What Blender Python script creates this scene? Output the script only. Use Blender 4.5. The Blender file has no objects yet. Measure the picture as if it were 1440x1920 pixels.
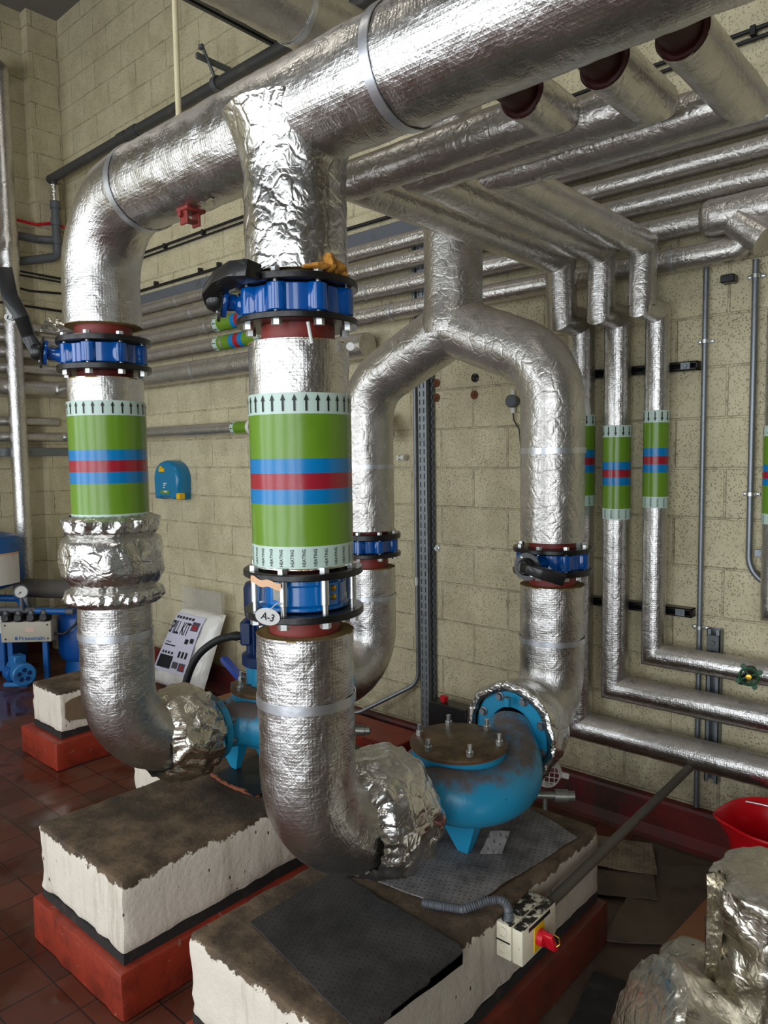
import bpy, bmesh, math, random
from mathutils import Vector as V, Matrix, noise as NZ

random.seed(7)
PI = math.pi
COL = bpy.context.scene.collection
SC = bpy.context.scene

# ------------------------------------------------------------------ materials
def lin(c):
    return tuple(((x / 255) / 12.92 if x / 255 <= 0.04045 else ((x / 255 + 0.055) / 1.055) ** 2.4) for x in c) + (1.0,)

class NT:
    def __init__(s, name):
        s.m = bpy.data.materials.new(name); s.m.use_nodes = True
        s.t = s.m.node_tree; s.t.nodes.clear()
        s.out = s.n('ShaderNodeOutputMaterial'); s.b = s.n('ShaderNodeBsdfPrincipled')
        s.l(s.b.outputs[0], s.out.inputs[0])
    def n(s, typ, **k):
        x = s.t.nodes.new(typ)
        for a, v in k.items(): setattr(x, a, v)
        return x
    def l(s, a, b): s.t.links.new(a, b)
    def set(s, node, key, v):
        i = node.inputs[key]
        if hasattr(v, 'links') or isinstance(v, bpy.types.NodeSocket): s.l(v, i)
        else: i.default_value = v
    def pos(s): return s.n('ShaderNodeNewGeometry').outputs['Position']
    def nrm(s): return s.n('ShaderNodeNewGeometry').outputs['Normal']
    def uv(s): return s.n('ShaderNodeTexCoord').outputs['UV']
    def noise(s, vec, scale, detail=4, rough=.55, dist=0.0):
        x = s.n('ShaderNodeTexNoise'); s.l(vec, x.inputs['Vector'])
        for k, v in (('Scale', scale), ('Detail', detail), ('Roughness', rough), ('Distortion', dist)): x.inputs[k].default_value = v
        return x.outputs['Fac']
    def noisec(s, vec, scale, detail=2):
        x = s.n('ShaderNodeTexNoise'); s.l(vec, x.inputs['Vector']); x.inputs['Scale'].default_value = scale; x.inputs['Detail'].default_value = detail
        return x.outputs['Color']
    def vor(s, vec, scale, feature='F1', out='Distance', rnd=1.0):
        x = s.n('ShaderNodeTexVoronoi', feature=feature); s.l(vec, x.inputs['Vector']); x.inputs['Scale'].default_value = scale
        x.inputs['Randomness'].default_value = rnd
        return x.outputs[out]
    def math(s, op, a, b=0.0, clamp=False):
        x = s.n('ShaderNodeMath', operation=op, use_clamp=clamp); s.set(x, 0, a); s.set(x, 1, b); return x.outputs[0]
    def vmath(s, op, a, b):
        x = s.n('ShaderNodeVectorMath', operation=op); s.set(x, 0, a); s.set(x, 1, b); return x.outputs[0]
    def ramp(s, fac, lo, hi, a=0.0, b=1.0):
        x = s.n('ShaderNodeMapRange', interpolation_type='SMOOTHSTEP'); s.set(x, 0, fac)
        for i, v in ((1, lo), (2, hi), (3, a), (4, b)): x.inputs[i].default_value = v
        return x.outputs[0]
    def mix(s, f, a, b):
        x = s.n('ShaderNodeMix', data_type='RGBA'); s.set(x, 0, f); s.set(x, 6, a); s.set(x, 7, b); return x.outputs[2]
    def sep(s, v):
        x = s.n('ShaderNodeSeparateXYZ'); s.l(v, x.inputs[0]); return x.outputs
    def comb(s, a, b, c=0.0):
        x = s.n('ShaderNodeCombineXYZ'); s.set(x, 0, a); s.set(x, 1, b); s.set(x, 2, c); return x.outputs[0]
    def bump(s, h, strength=.5, dist=.005):
        x = s.n('ShaderNodeBump'); s.l(h, x.inputs['Height']); x.inputs['Strength'].default_value = strength; x.inputs['Distance'].default_value = dist
        s.l(x.outputs[0], s.b.inputs['Normal'])
    def p(s, **k):
        for a, v in k.items(): s.set(s.b, a.replace('_', ' '), v)
        return s.m

def plain(name, c, rough=.5, metal=0.0, grain=0.0, grime=None, scale=40, coat=0.0):
    t = NT(name); c = lin(c); P = t.pos(); col = c
    if grime is not None:
        g = t.ramp(t.noise(P, scale * .35, 6, .65), .52, .72)
        col = t.mix(t.math('MULTIPLY', g, grime[3] if len(grime) > 3 else .7), c, lin(grime[:3]))
    t.p(Base_Color=col, Roughness=rough, Metallic=metal)
    if coat: t.p(Coat_Weight=coat)
    if grain: t.bump(t.noise(P, scale, 5, .6), grain, .003)
    return t.m

def foil(name, crumple=1.0, rough=.26, dust=.55, scrim=1.0, tint=(226, 223, 219), fine=60, metal=1.0):
    t = NT(name); P = t.pos()
    warp = t.vmath('ADD', P, t.vmath('MULTIPLY', t.vmath('SUBTRACT', t.noisec(P, 9, 3), (.5, .5, .5)), (.07, .07, .07)))
    n1 = t.noise(warp, fine, 5, .62, .5)
    cre = t.ramp(t.vor(warp, 17, 'DISTANCE_TO_EDGE'), 0, .14)
    cre2 = t.ramp(t.vor(warp, 42, 'DISTANCE_TO_EDGE'), 0, .2)
    n3 = t.noise(P, 7, 3, .5)
    h = t.math('ADD', t.math('MULTIPLY', n1, .75), t.math('MULTIPLY', n3, .75))
    h = t.math('ADD', h, t.math('MULTIPLY', cre, .30 * crumple ** 1.5))
    h = t.math('ADD', h, t.math('MULTIPLY', cre2, .10 * crumple ** 1.5))
    if scrim:
        u = t.sep(t.uv())
        a = t.math('ABSOLUTE', t.math('SINE', t.math('MULTIPLY', u[1], 330.0)))
        b = t.math('ABSOLUTE', t.math('SINE', t.math('MULTIPLY', u[0], 330.0)))
        h = t.math('ADD', h, t.math('MULTIPLY', t.math('MAXIMUM', t.math('POWER', a, 6), t.math('POWER', b, 6)), .10 * scrim))
    t.bump(h, .42, .0055)
    base = t.mix(t.noise(P, 11, 4, .6), lin(tuple(int(x * .80) for x in tint)), lin(tint))
    up = t.ramp(t.sep(t.nrm())[2], .25, .85)
    d = t.math('MULTIPLY', t.math('MULTIPLY', up, t.ramp(t.noise(P, 26, 6, .7), .25, .62)), dust)
    t.p(Base_Color=t.mix(d, base, lin((150, 132, 110))), Metallic=t.math('SUBTRACT', metal, t.math('MULTIPLY', d, .85 * metal)),
        Roughness=t.math('ADD', t.math('ADD', rough - .06, t.math('MULTIPLY', t.noise(P, 14, 3), .16)), t.math('MULTIPLY', d, .5)))
    return t.m

M = {}
M['foil'] = foil('foil', .65, fine=72)
M['foil_dull'] = foil('foil_dull', 1.1, .27, .75, .6, (214, 210, 204), 62, .86)
M['foil_crumple'] = foil('foil_crumple', 1.5, .22, .16, 0, (232, 230, 226), 40)
M['foil_warm'] = foil('foil_warm', 1.4, .2, .42, 0, (232, 226, 210), 36)
t = NT('tape'); P = t.pos(); t.bump(t.noise(P, 25, 3), .25, .003); M['tape'] = t.p(Base_Color=lin((212, 215, 220)), Metallic=.9, Roughness=.34)
M['black'] = plain('black_enamel', (13, 13, 14), .46, 0, .15, None, 60, .3)
M['black_flange'] = plain('black_flange', (28, 27, 27), .3, .2, .3, (70, 62, 54, .35), 60)
M['black_rubber'] = plain('black_rubber', (24, 24, 25), .55)
M['valve_blue'] = plain('valve_blue', (0, 78, 154), .16, 0, .12, (0, 48, 110, .5), 25, .5)
M['check_blue'] = plain('check_blue', (4, 104, 178), .22, 0, .1, (3, 70, 130, .4), 25, .4)
M['motor_blue'] = plain('motor_blue', (10, 44, 90), .38, 0, .2, (10, 30, 60, .5), 30)
M['set_blue'] = plain('set_blue', (6, 84, 152), .4, 0, .2, (8, 48, 92, .6), 14)
M['eyewash_blue'] = plain('eyewash_blue', (0, 120, 168), .3, 0, .05, None, 20, .2)
M['yellow'] = plain('yellow_plastic', (232, 186, 20), .4)
M['white'] = plain('white_plastic', (222, 222, 216), .45)
M['red_oxide'] = plain('red_oxide', (128, 42, 34), .5, 0, .3, (84, 28, 24, .5), 30)
M['dark_red'] = plain('dark_red', (66, 22, 20), .6, 0, .3, (34, 12, 12, .6), 30)
M['zinc'] = plain('zinc', (205, 208, 206), .3, .9, .1, None, 50)
M['zinc_dull'] = plain('zinc_dull', (132, 138, 143), .42, .75, .2, (96, 98, 100, .6), 60)
M['steel_grey'] = plain('steel_grey', (98, 102, 104), .5, .4, .1, (66, 62, 56, .6), 30)
M['grey_pvc'] = plain('grey_pvc', (92, 96, 102), .5, 0, .05, (58, 56, 54, .6), 20)
M['soil_black'] = plain('soil_black', (62, 62, 62), .5, 0, .15, (92, 84, 74, .7), 20)
M['wool'] = plain('wool', (146, 122, 66), .95, 0, 1.0, (92, 70, 34, .8), 160)
M['foam'] = plain('foam', (190, 132, 52), .9, 0, 1.0, (130, 84, 34, .7), 70)
M['cream_pvc'] = plain('cream_pvc', (206, 196, 160), .45, 0, .05, (160, 140, 110, .5), 20)
M['beam'] = plain('beam', (84, 84, 80), .5, .3, .2, (58, 52, 46, .6), 20)
M['red_bucket'] = plain('red_bucket', (212, 8, 26), .3, 0, .08, (160, 6, 18, .4), 12, .2)
M['red_plastic'] = plain('red_plastic', (206, 22, 40), .35)
M['wire_white'] = plain('wire_white', (206, 200, 194), .5)
M['pole'] = plain('pole', (96, 90, 80), .6, .2, .2, (60, 52, 44, .7), 20)
M['cardboard'] = plain('cardboard', (146, 104, 70), .85, 0, .3, (92, 64, 42, .6), 20)
M['ceil'] = plain('ceiling_paint', (112, 108, 102), .9); M['dark_wall'] = plain('darkened_wall', (92, 86, 78), .8, 0, .2, (60, 54, 48, .6), 4)  # unseen ceiling and walls toned dark to give the foil reflections contrast
M['green_wheel'] = plain('green_wheel', (20, 74, 42), .4, .1, .2, (12, 40, 24, .6), 60)
M['brass'] = plain('brass', (196, 158, 60), .3, .9)
M['lab_pale'] = plain('label_pale', (190, 212, 200), .28, 0, .12, None, 30)
M['lab_green'] = plain('label_green', (104, 144, 36), .24, 0, .25, (86, 124, 26, .4), 16)
M['lab_blue'] = plain('label_blue', (0, 122, 186), .24, 0, .25, None, 16)
M['lab_red'] = plain('label_red', (158, 32, 46), .24, 0, .25, None, 16)
M['ink'] = plain('ink', (20, 24, 26), .5)
M['ink_blue'] = plain('ink_blue', (20, 84, 150), .5)
M['paper'] = plain('paper', (214, 210, 202), .7, 0, .3, (160, 150, 140, .4), 10)
M['tag_tan'] = plain('tan_sticker', (222, 178, 140), .7, 0, .2, (190, 140, 104, .4), 20)
M['cream_box'] = plain('cream_box', (176, 170, 152), .5, 0, .1, (140, 130, 112, .5), 14)
M['plate_grey'] = plain('plate_grey', (128, 128, 120), .35, .7, .2, (90, 86, 80, .6), 60)
M['bag_white'] = plain('bag_white', (228, 226, 220), .32, 0, .6, (196, 190, 180, .4), 14, .3)
M['print_grey'] = plain('print_grey', (78, 72, 84), .5)
M['print_red'] = plain('print_red', (150, 40, 48), .5)
M['label_lilac'] = plain('label_lilac', (206, 204, 222), .45)
t = NT('clear_bag'); t.p(Base_Color=lin((200, 196, 184)), Roughness=.12, Alpha=.42, Specular_IOR_Level=.6); t.bump(t.noise(t.pos(), 20, 3), .5, .01); M['clear_bag'] = t.m

# painted blockwork: joints, pores, scuffs
def wall_mat(name, axis):
    t = NT(name); P = t.pos(); s = t.sep(P)
    uvx = t.math('ADD', s[0 if axis == 'x' else 1], 1.083 + 100 * .467); uvz = t.math('ADD', s[2], -1.835 + 100 * .234)
    b = t.n('ShaderNodeTexBrick', offset=.5); t.l(t.comb(uvx, uvz), b.inputs['Vector'])
    for k, v in (('Scale', 1.0), ('Mortar Size', .0075), ('Mortar Smooth', .6), ('Bias', 0.0), ('Brick Width', .467), ('Row Height', .234)): b.inputs[k].default_value = v
    b.inputs['Color1'].default_value = (.48, .48, .48, 1); b.inputs['Color2'].default_value = (.54, .54, .54, 1); b.inputs['Mortar'].default_value = (.55, .55, .55, 1)
    wob = t.noise(P, 6, 3)
    pores = t.ramp(t.vor(t.vmath('MULTIPLY', P, (1, 1, .8)), 105), .17, .34, 1, 0)
    patch = t.ramp(t.noise(P, 5, 5, .65), .36, .62)
    pf = t.math('MULTIPLY', t.math('MULTIPLY', pores, patch), .62)
    stain = t.ramp(t.noise(t.vmath('MULTIPLY', P, (1, 1, .35)), 2.6, 6, .7), .48, .80)
    low = t.ramp(s[2], 0.0, .75, 1, 0)
    base = t.mix(t.ramp(wob, .3, .7), lin((194, 184, 150)), lin((209, 199, 165)))
    base = t.mix(t.math('MULTIPLY', stain, .38), base, lin((140, 126, 96)))
    base = t.mix(t.math('MULTIPLY', t.math('MULTIPLY', low, t.ramp(t.noise(P, 7, 6, .7), .30, .6)), .75), base, lin((110, 98, 80)))
    base = t.mix(pf, base, lin((74, 66, 50)))
    edge = t.math('MULTIPLY', t.ramp(t.noise(P, 16, 4), .45, .62), t.math('MULTIPLY', b.outputs['Fac'], .45))
    base = t.mix(edge, base, lin((112, 100, 74)))
    h = t.math('SUBTRACT', t.math('ADD', t.math('MULTIPLY', t.noise(P, 70, 5, .65), .35), t.math('MULTIPLY', t.noise(P, 14, 3), .25)),
               t.math('ADD', t.math('MULTIPLY', b.outputs['Fac'], .75), t.math('MULTIPLY', pores, .35)))
    t.bump(h, .8, .010)
    return t.p(Base_Color=base, Roughness=.6)
M['wall_x'] = wall_mat('painted_blockwork_back', 'x'); M['wall_y'] = wall_mat('painted_blockwork_side', 'y')

# quarry tile floor, wet in places, dirty beyond the pump plinths
t = NT('quarry_tile'); P = t.pos(); s = t.sep(P)
b = t.n('ShaderNodeTexBrick', offset=0.0, squash=1.0)
t.l(t.comb(t.math('ADD', s[0], 60.04), t.math('ADD', s[1], 60.09)), b.inputs['Vector'])
for k, v in (('Scale', 1.0), ('Mortar Size', .004), ('Mortar Smooth', .3), ('Brick Width', .2), ('Row Height', .2)): b.inputs[k].default_value = v
b.inputs['Color1'].default_value = lin((104, 52, 34)); b.inputs['Color2'].default_value = lin((70, 36, 26)); b.inputs['Mortar'].default_value = lin((34, 26, 22))
n = t.noise(P, 5, 6, .65)
dirt = t.math('ADD', t.ramp(s[0], -1.55, -1.15, 0, 1), t.math('MULTIPLY', t.ramp(n, .45, .7), .5), True)
c = t.mix(t.math('MULTIPLY', dirt, .86), b.outputs['Color'], t.mix(t.noise(P, 12, 6, .7), lin((56, 46, 38)), lin((104, 90, 74))))
wet = t.ramp(t.noise(P, 1.7, 3, .5), .44, .56)
wet = t.math('MULTIPLY', wet, t.ramp(s[0], -1.6, -2.1, 0, 1))
c = t.mix(t.math('MULTIPLY', wet, .35), c, lin((48, 20, 16)))
t.p(Base_Color=c, Roughness=t.math('SUBTRACT', t.math('ADD', .46, t.math('MULTIPLY', n, .25)), t.math('MULTIPLY', wet, .50)))
t.bump(t.math('SUBTRACT', t.math('MULTIPLY', t.math('MULTIPLY', t.noise(P, 60, 4), .3), t.math('SUBTRACT', 1.0, wet)), t.math('MULTIPLY', b.outputs['Fac'], .5)), .35, .004)
M['floor'] = t.m

# painted concrete block: white sides with chips, bare brown top
def block_mat(name, ztop):
    t = NT(name); P = t.pos(); s = t.sep(P)
    edge = t.math('ADD', t.math('SUBTRACT', s[2], ztop - .020), t.math('MULTIPLY', t.math('SUBTRACT', t.noise(P, 13, 5, .7), .5), .10))
    top = t.math('MAXIMUM', t.ramp(edge, -.002, .003), t.ramp(t.sep(t.nrm())[2], .55, .75))
    conc = t.mix(t.ramp(t.noise(P, 9, 8, .7), .3, .7), lin((62, 50, 38)), lin((118, 98, 76)))
    conc = t.mix(t.ramp(t.noise(P, 2.5, 4), .5, .7), conc, lin((58, 48, 38)))
    chips = t.ramp(t.vor(t.vmath('MULTIPLY', P, (1, 1, .6)), 26), .06, .15, 1, 0)
    chips = t.math('MULTIPLY', chips, t.ramp(t.noise(P, 8, 3), .46, .56))
    streak = t.ramp(t.noise(t.vmath('MULTIPLY', P, (9, 9, .9)), 2.2, 5, .65), .50, .80)
    white = t.mix(t.math('MULTIPLY', streak, .55), lin((226, 216, 200)), lin((140, 122, 100)))
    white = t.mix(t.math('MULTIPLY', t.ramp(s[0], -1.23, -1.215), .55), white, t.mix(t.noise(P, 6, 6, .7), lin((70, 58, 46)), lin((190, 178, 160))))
    white = t.mix(chips, white, lin((72, 62, 50)))
    t.p(Base_Color=t.mix(top, white, conc), Roughness=.82)
    t.bump(t.math('SUBTRACT', t.math('ADD', t.noise(P, 45, 6, .65), t.math('MULTIPLY', t.noise(P, 7, 3), 1.5)), t.math('MULTIPLY', chips, .8)), .6, .008)
    return t.m
M['block'] = block_mat('painted_concrete', .476); M['block_low'] = block_mat('painted_concrete_small', .47)
t = NT('red_curb_paint'); P = t.pos()
c = t.mix(t.ramp(t.noise(P, 5, 6, .7), .4, .75), lin((146, 50, 32)), lin((78, 32, 24)))
c = t.mix(t.ramp(t.noise(P, 24, 5, .7), .62, .72), c, lin((150, 120, 100)))
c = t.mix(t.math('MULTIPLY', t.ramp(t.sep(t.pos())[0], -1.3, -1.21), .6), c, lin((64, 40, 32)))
t.p(Base_Color=c, Roughness=.38); t.bump(t.noise(P, 30, 5), .4, .005); M['curb'] = t.m
t = NT('red_skirting'); P = t.pos()
c = t.mix(t.ramp(t.noise(P, 4, 7, .72), .38, .68), lin((104, 28, 27)), lin((54, 38, 31)))
t.p(Base_Color=c, Roughness=.5); t.bump(t.noise(P, 30, 5), .4, .005); M['skirt'] = t.m
M['strip'] = plain('isolation_strip', (34, 32, 30), .8, 0, .5, (70, 62, 52, .6), 40)

# pump casing: blue paint under dirt and rust
t = NT('pump_casing'); P = t.pos()
up = t.ramp(t.sep(t.nrm())[2], .2, .9); n = t.noise(P, 11, 7, .7); n2 = t.noise(P, 30, 5, .7)
d = t.math('MULTIPLY', t.ramp(t.math('ADD', t.math('MULTIPLY', up, .26), t.math('ADD', t.math('MULTIPLY', n, .7), t.math('MULTIPLY', t.noise(P, 4.5, 3), .45))), .66, .88), .88)
c = t.mix(d, lin((34, 142, 182)), t.mix(n2, lin((70, 62, 52)), lin((128, 92, 62))))
c = t.mix(t.ramp(t.vor(P, 22), .04, .09, .8, 0), c, lin((40, 34, 30)))
t.p(Base_Color=c, Roughness=t.math('ADD', .34, t.math('MULTIPLY', d, .4))); t.bump(t.math('ADD', t.noise(P, 60, 4), n), .3, .004); M['pump'] = t.m
t = NT('rusty_plate'); P = t.pos()
c = t.mix(t.ramp(t.noise(P, 14, 6, .7), .35, .65), lin((74, 60, 44)), lin((112, 90, 62)))
c = t.mix(t.ramp(t.noise(P, 6, 5, .7), .58, .72), c, lin((124, 66, 36)))
t.p(Base_Color=c, Roughness=.55, Metallic=.25); t.bump(t.noise(P, 50, 5), .4, .003); M['rust_plate'] = t.m
M['rust'] = plain('rust', (112, 66, 40), .8, 0, .6, (70, 44, 30, .7), 80)

def mat_sheet(name, c, dot, pitch=.021):
    t = NT(name); P = t.pos(); s = t.sep(P)
    v = t.n('ShaderNodeTexVoronoi', feature='F1'); v.inputs['Randomness'].default_value = .12; v.inputs['Scale'].default_value = 1 / pitch
    t.l(t.comb(t.math('ADD', s[0], t.math('MULTIPLY', s[1], .4)), t.math('SUBTRACT', s[1], t.math('MULTIPLY', s[0], .4))), v.inputs['Vector'])
    d = t.ramp(v.outputs['Distance'], .12, .22, 1, 0)
    n = t.noise(P, 7, 6, .7)
    cc = t.mix(t.ramp(n, .35, .7), lin(c), lin(tuple(int(x * .62) for x in c)))
    t.p(Base_Color=t.mix(t.math('MULTIPLY', d, .75), cc, lin(dot)), Roughness=.75)
    t.bump(t.math('SUBTRACT', t.math('MULTIPLY', n, .8), t.math('MULTIPLY', d, .5)), .5, .005)
    return t.m
M['mat_dark'] = mat_sheet('dark_absorbent', (62, 58, 56), (26, 24, 24), .020)
M['mat_grey'] = mat_sheet('grey_absorbent', (138, 132, 130), (54, 50, 48))
M['mat_tan'] = mat_sheet('tan_absorbent', (150, 138, 116), (80, 72, 60))
M['mat_brown'] = plain('brown_absorbent', (92, 80, 66), .85, 0, .4, (58, 48, 40, .6), 14)
M['isolator'] = None
t = NT('isolator_shell'); P = t.pos(); up = t.ramp(t.sep(t.nrm())[2], .6, .9)
d = t.math('MULTIPLY', up, t.ramp(t.noise(P, 38, 4, .6), .40, .52))
d2 = t.ramp(t.noise(P, 60, 5, .7), .60, .68)
c = t.mix(t.math('MAXIMUM', d, t.math('MULTIPLY', d2, .5)), lin((222, 214, 190)), lin((40, 34, 28)))
t.p(Base_Color=c, Roughness=.5); M['isolator'] = t.m

# ------------------------------------------------------------------ mesh building
def smooth(A, k=6):
    A = [V(a) for a in A]; n = len(A) - 1; out = []
    for i in range(n):
        p0, p1, p2, p3 = (A[max(0, min(n, j))] for j in (i - 1, i, i + 1, i + 2))
        for q in range(k):
            u = q / k; out.append(.5 * ((2 * p1) + (p2 - p0) * u + (2 * p0 - 5 * p1 + 4 * p2 - p3) * u * u + (3 * p1 - p0 - 3 * p2 + p3) * u ** 3))
    return out + [A[-1]]
class MB:
    def __init__(s): s.v = []; s.f = []; s.m = []; s.uv = []
    def add(s, verts, faces, mat=0, uvs=None):
        o = len(s.v); s.v += [tuple(x) for x in verts]
        for i, f in enumerate(faces):
            s.f.append(tuple(k + o for k in f)); s.m.append(mat if not isinstance(mat, list) else mat[i])
            s.uv.append(uvs[i] if uvs else None)
        return s
    def box(s, lo, hi, bev=0.0, mat=0, mx=None, seg=1):
        lo, hi = V(lo), V(hi)
        bm = bmesh.new(); bmesh.ops.create_cube(bm, size=1)
        for v in bm.verts: v.co = V([(lo[i] + hi[i]) / 2 + v.co[i] * (hi[i] - lo[i]) for i in range(3)])
        if bev: bmesh.ops.bevel(bm, geom=bm.edges[:], offset=bev, segments=seg, affect='EDGES', profile=.5)
        if mx is not None: bm.transform(mx)
        bm.verts.index_update()
        s.add([v.co for v in bm.verts], [[v.index for v in f.verts] for f in bm.faces], mat); bm.free(); return s
    def prism(s, poly, mx, z0, z1, mat=0):
        n = len(poly)
        vs = [mx @ V((x, y, z0)) for x, y in poly] + [mx @ V((x, y, z1)) for x, y in poly]
        fs = [[i, (i + 1) % n, n + (i + 1) % n, n + i] for i in range(n)] + [list(range(n))[::-1], list(range(n, 2 * n))]
        return s.add(vs, fs, mat)
    def rev(s, o, ax, prof, seg=32, mat=0, nf=None, a0=0.0, a1=2 * PI, ref=None):
        """surface of revolution: prof = [(distance along ax, radius)]"""
        o, ax = V(o), V(ax).normalized(); e1, e2 = frame(ax, ref); full = abs(a1 - a0 - 2 * PI) < 1e-6
        k = seg if full else seg + 1; vs = []; fs = []; uv = []; L = 0; R0 = max(r for _, r in prof); Ls = [0]
        for j in range(1, len(prof)): L += math.hypot(prof[j][0] - prof[j - 1][0], prof[j][1] - prof[j - 1][1]); Ls.append(L)
        for j, (d, r) in enumerate(prof):
            for i in range(k):
                a = a0 + (a1 - a0) * i / seg; n = e1 * math.cos(a) + e2 * math.sin(a); p = o + ax * d + n * r
                if nf: p = p + n * nf(p, a, d, j / (len(prof) - 1))
                vs.append(p)
        for j in range(len(prof) - 1):
            for i in range(seg):
                i2 = (i + 1) % k if full else i + 1
                fs.append([j * k + i, j * k + i2, (j + 1) * k + i2, (j + 1) * k + i])
                ua, ub = (a1 - a0) * R0 * i / seg, (a1 - a0) * R0 * (i + 1) / seg
                uv.append([(ua, Ls[j]), (ub, Ls[j]), (ub, Ls[j + 1]), (ua, Ls[j + 1])])
        return s.add(vs, fs, mat, uv)
    def cyl(s, a, b, r, seg=24, mat=0, bev=0.0):
        a, b = V(a), V(b); L = (b - a).length
        pr = [(0, 0), (0, r - bev), (bev, r), (L - bev, r), (L, r - bev), (L, 0)] if bev else [(0, 0), (0, r), (L, r), (L, 0)]
        return s.rev(a, b - a, pr, seg, mat)
    def sweep(s, pts, r, seg=32, fil=0.0, step=.04, caps=True, nf=None, mat=0, rf=None, closed=False):
        rings = centreline([V(p) for p in pts], fil, step)
        e1, e2 = frame(rings[0][1]); prev = rings[0][1]; vs = []; uv = []; fs = []; L = 0; pc = rings[0][0]; Ls = []
        for (c, tin, tout) in rings:
            q = prev.rotation_difference(tin); e1 = q @ e1; e2 = q @ e2; prev = tin
            L += (c - pc).length; pc = c; Ls.append(L)
            rr = rf(L) if rf else r; nb = (tin + tout).normalized()
            for i in range(seg):
                a = 2 * PI * i / seg; n = e1 * math.cos(a) + e2 * math.sin(a); d = n * rr
                if nf: d = d + n * nf(c + d, a, L)
                if (tin - tout).length > 1e-4: d = d - tin * (d.dot(nb) / tin.dot(nb))
                vs.append(c + d)
            if (tin - tout).length > 1e-4:
                q = tin.rotation_difference(tout); e1 = q @ e1; e2 = q @ e2; prev = tout
        for j in range(len(rings) - 1):
            for i in range(seg):
                i2 = (i + 1) % seg
                fs.append([j * seg + i, j * seg + i2, (j + 1) * seg + i2, (j + 1) * seg + i])
                ua, ub = 2 * PI * r * i / seg, 2 * PI * r * (i + 1) / seg
                uv.append([(ua, Ls[j]), (ub, Ls[j]), (ub, Ls[j + 1]), (ua, Ls[j + 1])])
        if caps:
            n = len(rings)
            fs.append(list(range(seg))[::-1]); uv.append(None); fs.append([(n - 1) * seg + i for i in range(seg)]); uv.append(None)
        return s.add(vs, fs, mat, uv)
    def build(s, name, mats, parent=None, smooth=40, origin=None):
        if not isinstance(mats, (list, tuple)): mats = [mats]
        if parent is not None: loc = parent.matrix_world.translation.copy() if parent.type == 'EMPTY' else V(parent['w'])
        else:
            xs = [v[0] for v in s.v]; ys = [v[1] for v in s.v]; zs = [v[2] for v in s.v]
            loc = V(origin) if origin else V(((min(xs) + max(xs)) / 2, (min(ys) + max(ys)) / 2, min(zs)))
        me = bpy.data.meshes.new(name); me.from_pydata([(v[0] - loc[0], v[1] - loc[1], v[2] - loc[2]) for v in s.v], [], s.f)
        for m in mats: me.materials.append(M[m] if isinstance(m, str) else m)
        me.polygons.foreach_set('material_index', s.m)
        if any(u for u in s.uv):
            ul = me.uv_layers.new(name='UVMap'); k = 0; data = [0.0] * (2 * len(me.loops))
            for f, u in zip(s.f, s.uv):
                for i in range(len(f)):
                    if u: data[2 * k], data[2 * k + 1] = u[i]
                    k += 1
            ul.data.foreach_set('uv', data)
        if smooth:
            me.polygons.foreach_set('use_smooth', [True] * len(s.f)); me.update(); me.set_sharp_from_angle(angle=math.radians(smooth))
        me.update()
        o = bpy.data.objects.new(name, me); COL.objects.link(o)
        if parent is not None: o.parent = parent
        else: o.location = loc
        o['w'] = tuple(loc)
        return o

def frame(ax, ref=None):
    ax = V(ax).normalized()
    if ref is None: ref = V((0, 0, 1)) if abs(ax.z) < .9 else V((1, 0, 0))
    e1 = (V(ref) - ax * V(ref).dot(ax)).normalized()
    return e1, ax.cross(e1)
def centreline(pts, fil, step):
    """[(point, tangent in, tangent out)]; fil 0 makes a mitre, > 0 an elbow of that radius"""
    n = len(pts); out = []; start = pts[0]
    for k in range(1, n):
        d = (pts[k] - pts[k - 1]).normalized()
        if k < n - 1:
            d2 = (pts[k + 1] - pts[k]).normalized(); ang = d.angle(d2)
            R = fil[k - 1] if isinstance(fil, (list, tuple)) else fil
            cut = R * math.tan(ang / 2) if ang > 1e-3 else 0
            end = pts[k] - d * cut
        else: end = pts[k]
        L = (end - start).length; m = max(1, int(L / step))
        for i in range(0 if not out else 1, m + (1 if (k == n - 1 or cut > 0) else 0)):
            out.append((start.lerp(end, i / m), d, d))
        if k < n - 1:
            if cut > 0:
                nn = (d2 - d * d2.dot(d)).normalized(); c = end + nn * R; q = max(4, int(ang / (PI / 2) * 14))
                for i in range(1, q + 1):
                    a = ang * i / q; tt = d * math.cos(a) + nn * math.sin(a)
                    out.append((c - nn * (R * math.cos(a)) + d * (R * math.sin(a)), tt, tt))
                start = out[-1][0]
            else:
                out.append((pts[k], d, d2)); start = pts[k]
    return out
def ns(p, f, seed=0.0): return NZ.noise(V((p[0] * f + seed, p[1] * f + seed * .7, p[2] * f - seed)))
def ridge(p, f, seed=0.0): return 1 - abs(ns(p, f, seed)) * 2
def skin(amp=.0016, f=22, s=0.0): return lambda p, a, L: amp * (ns(p, f, s) + .6 * ns(p, f * 2.3, s + 3))

def tag(o, label, cat, group=None, kind=None):
    if label: o['label'] = label
    if cat: o['category'] = cat
    if group: o['group'] = group
    if kind: o['kind'] = kind
    return o
def thing(name, label, cat, loc, group=None):
    o = bpy.data.objects.new(name, None); COL.objects.link(o); o.location = loc; o.empty_display_size = .1
    o.matrix_world = Matrix.Translation(V(loc))
    return tag(o, label, cat, group)
def part(o, label): o['label'] = label; return o
def struct(o): o['kind'] = 'structure'; return o

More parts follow.
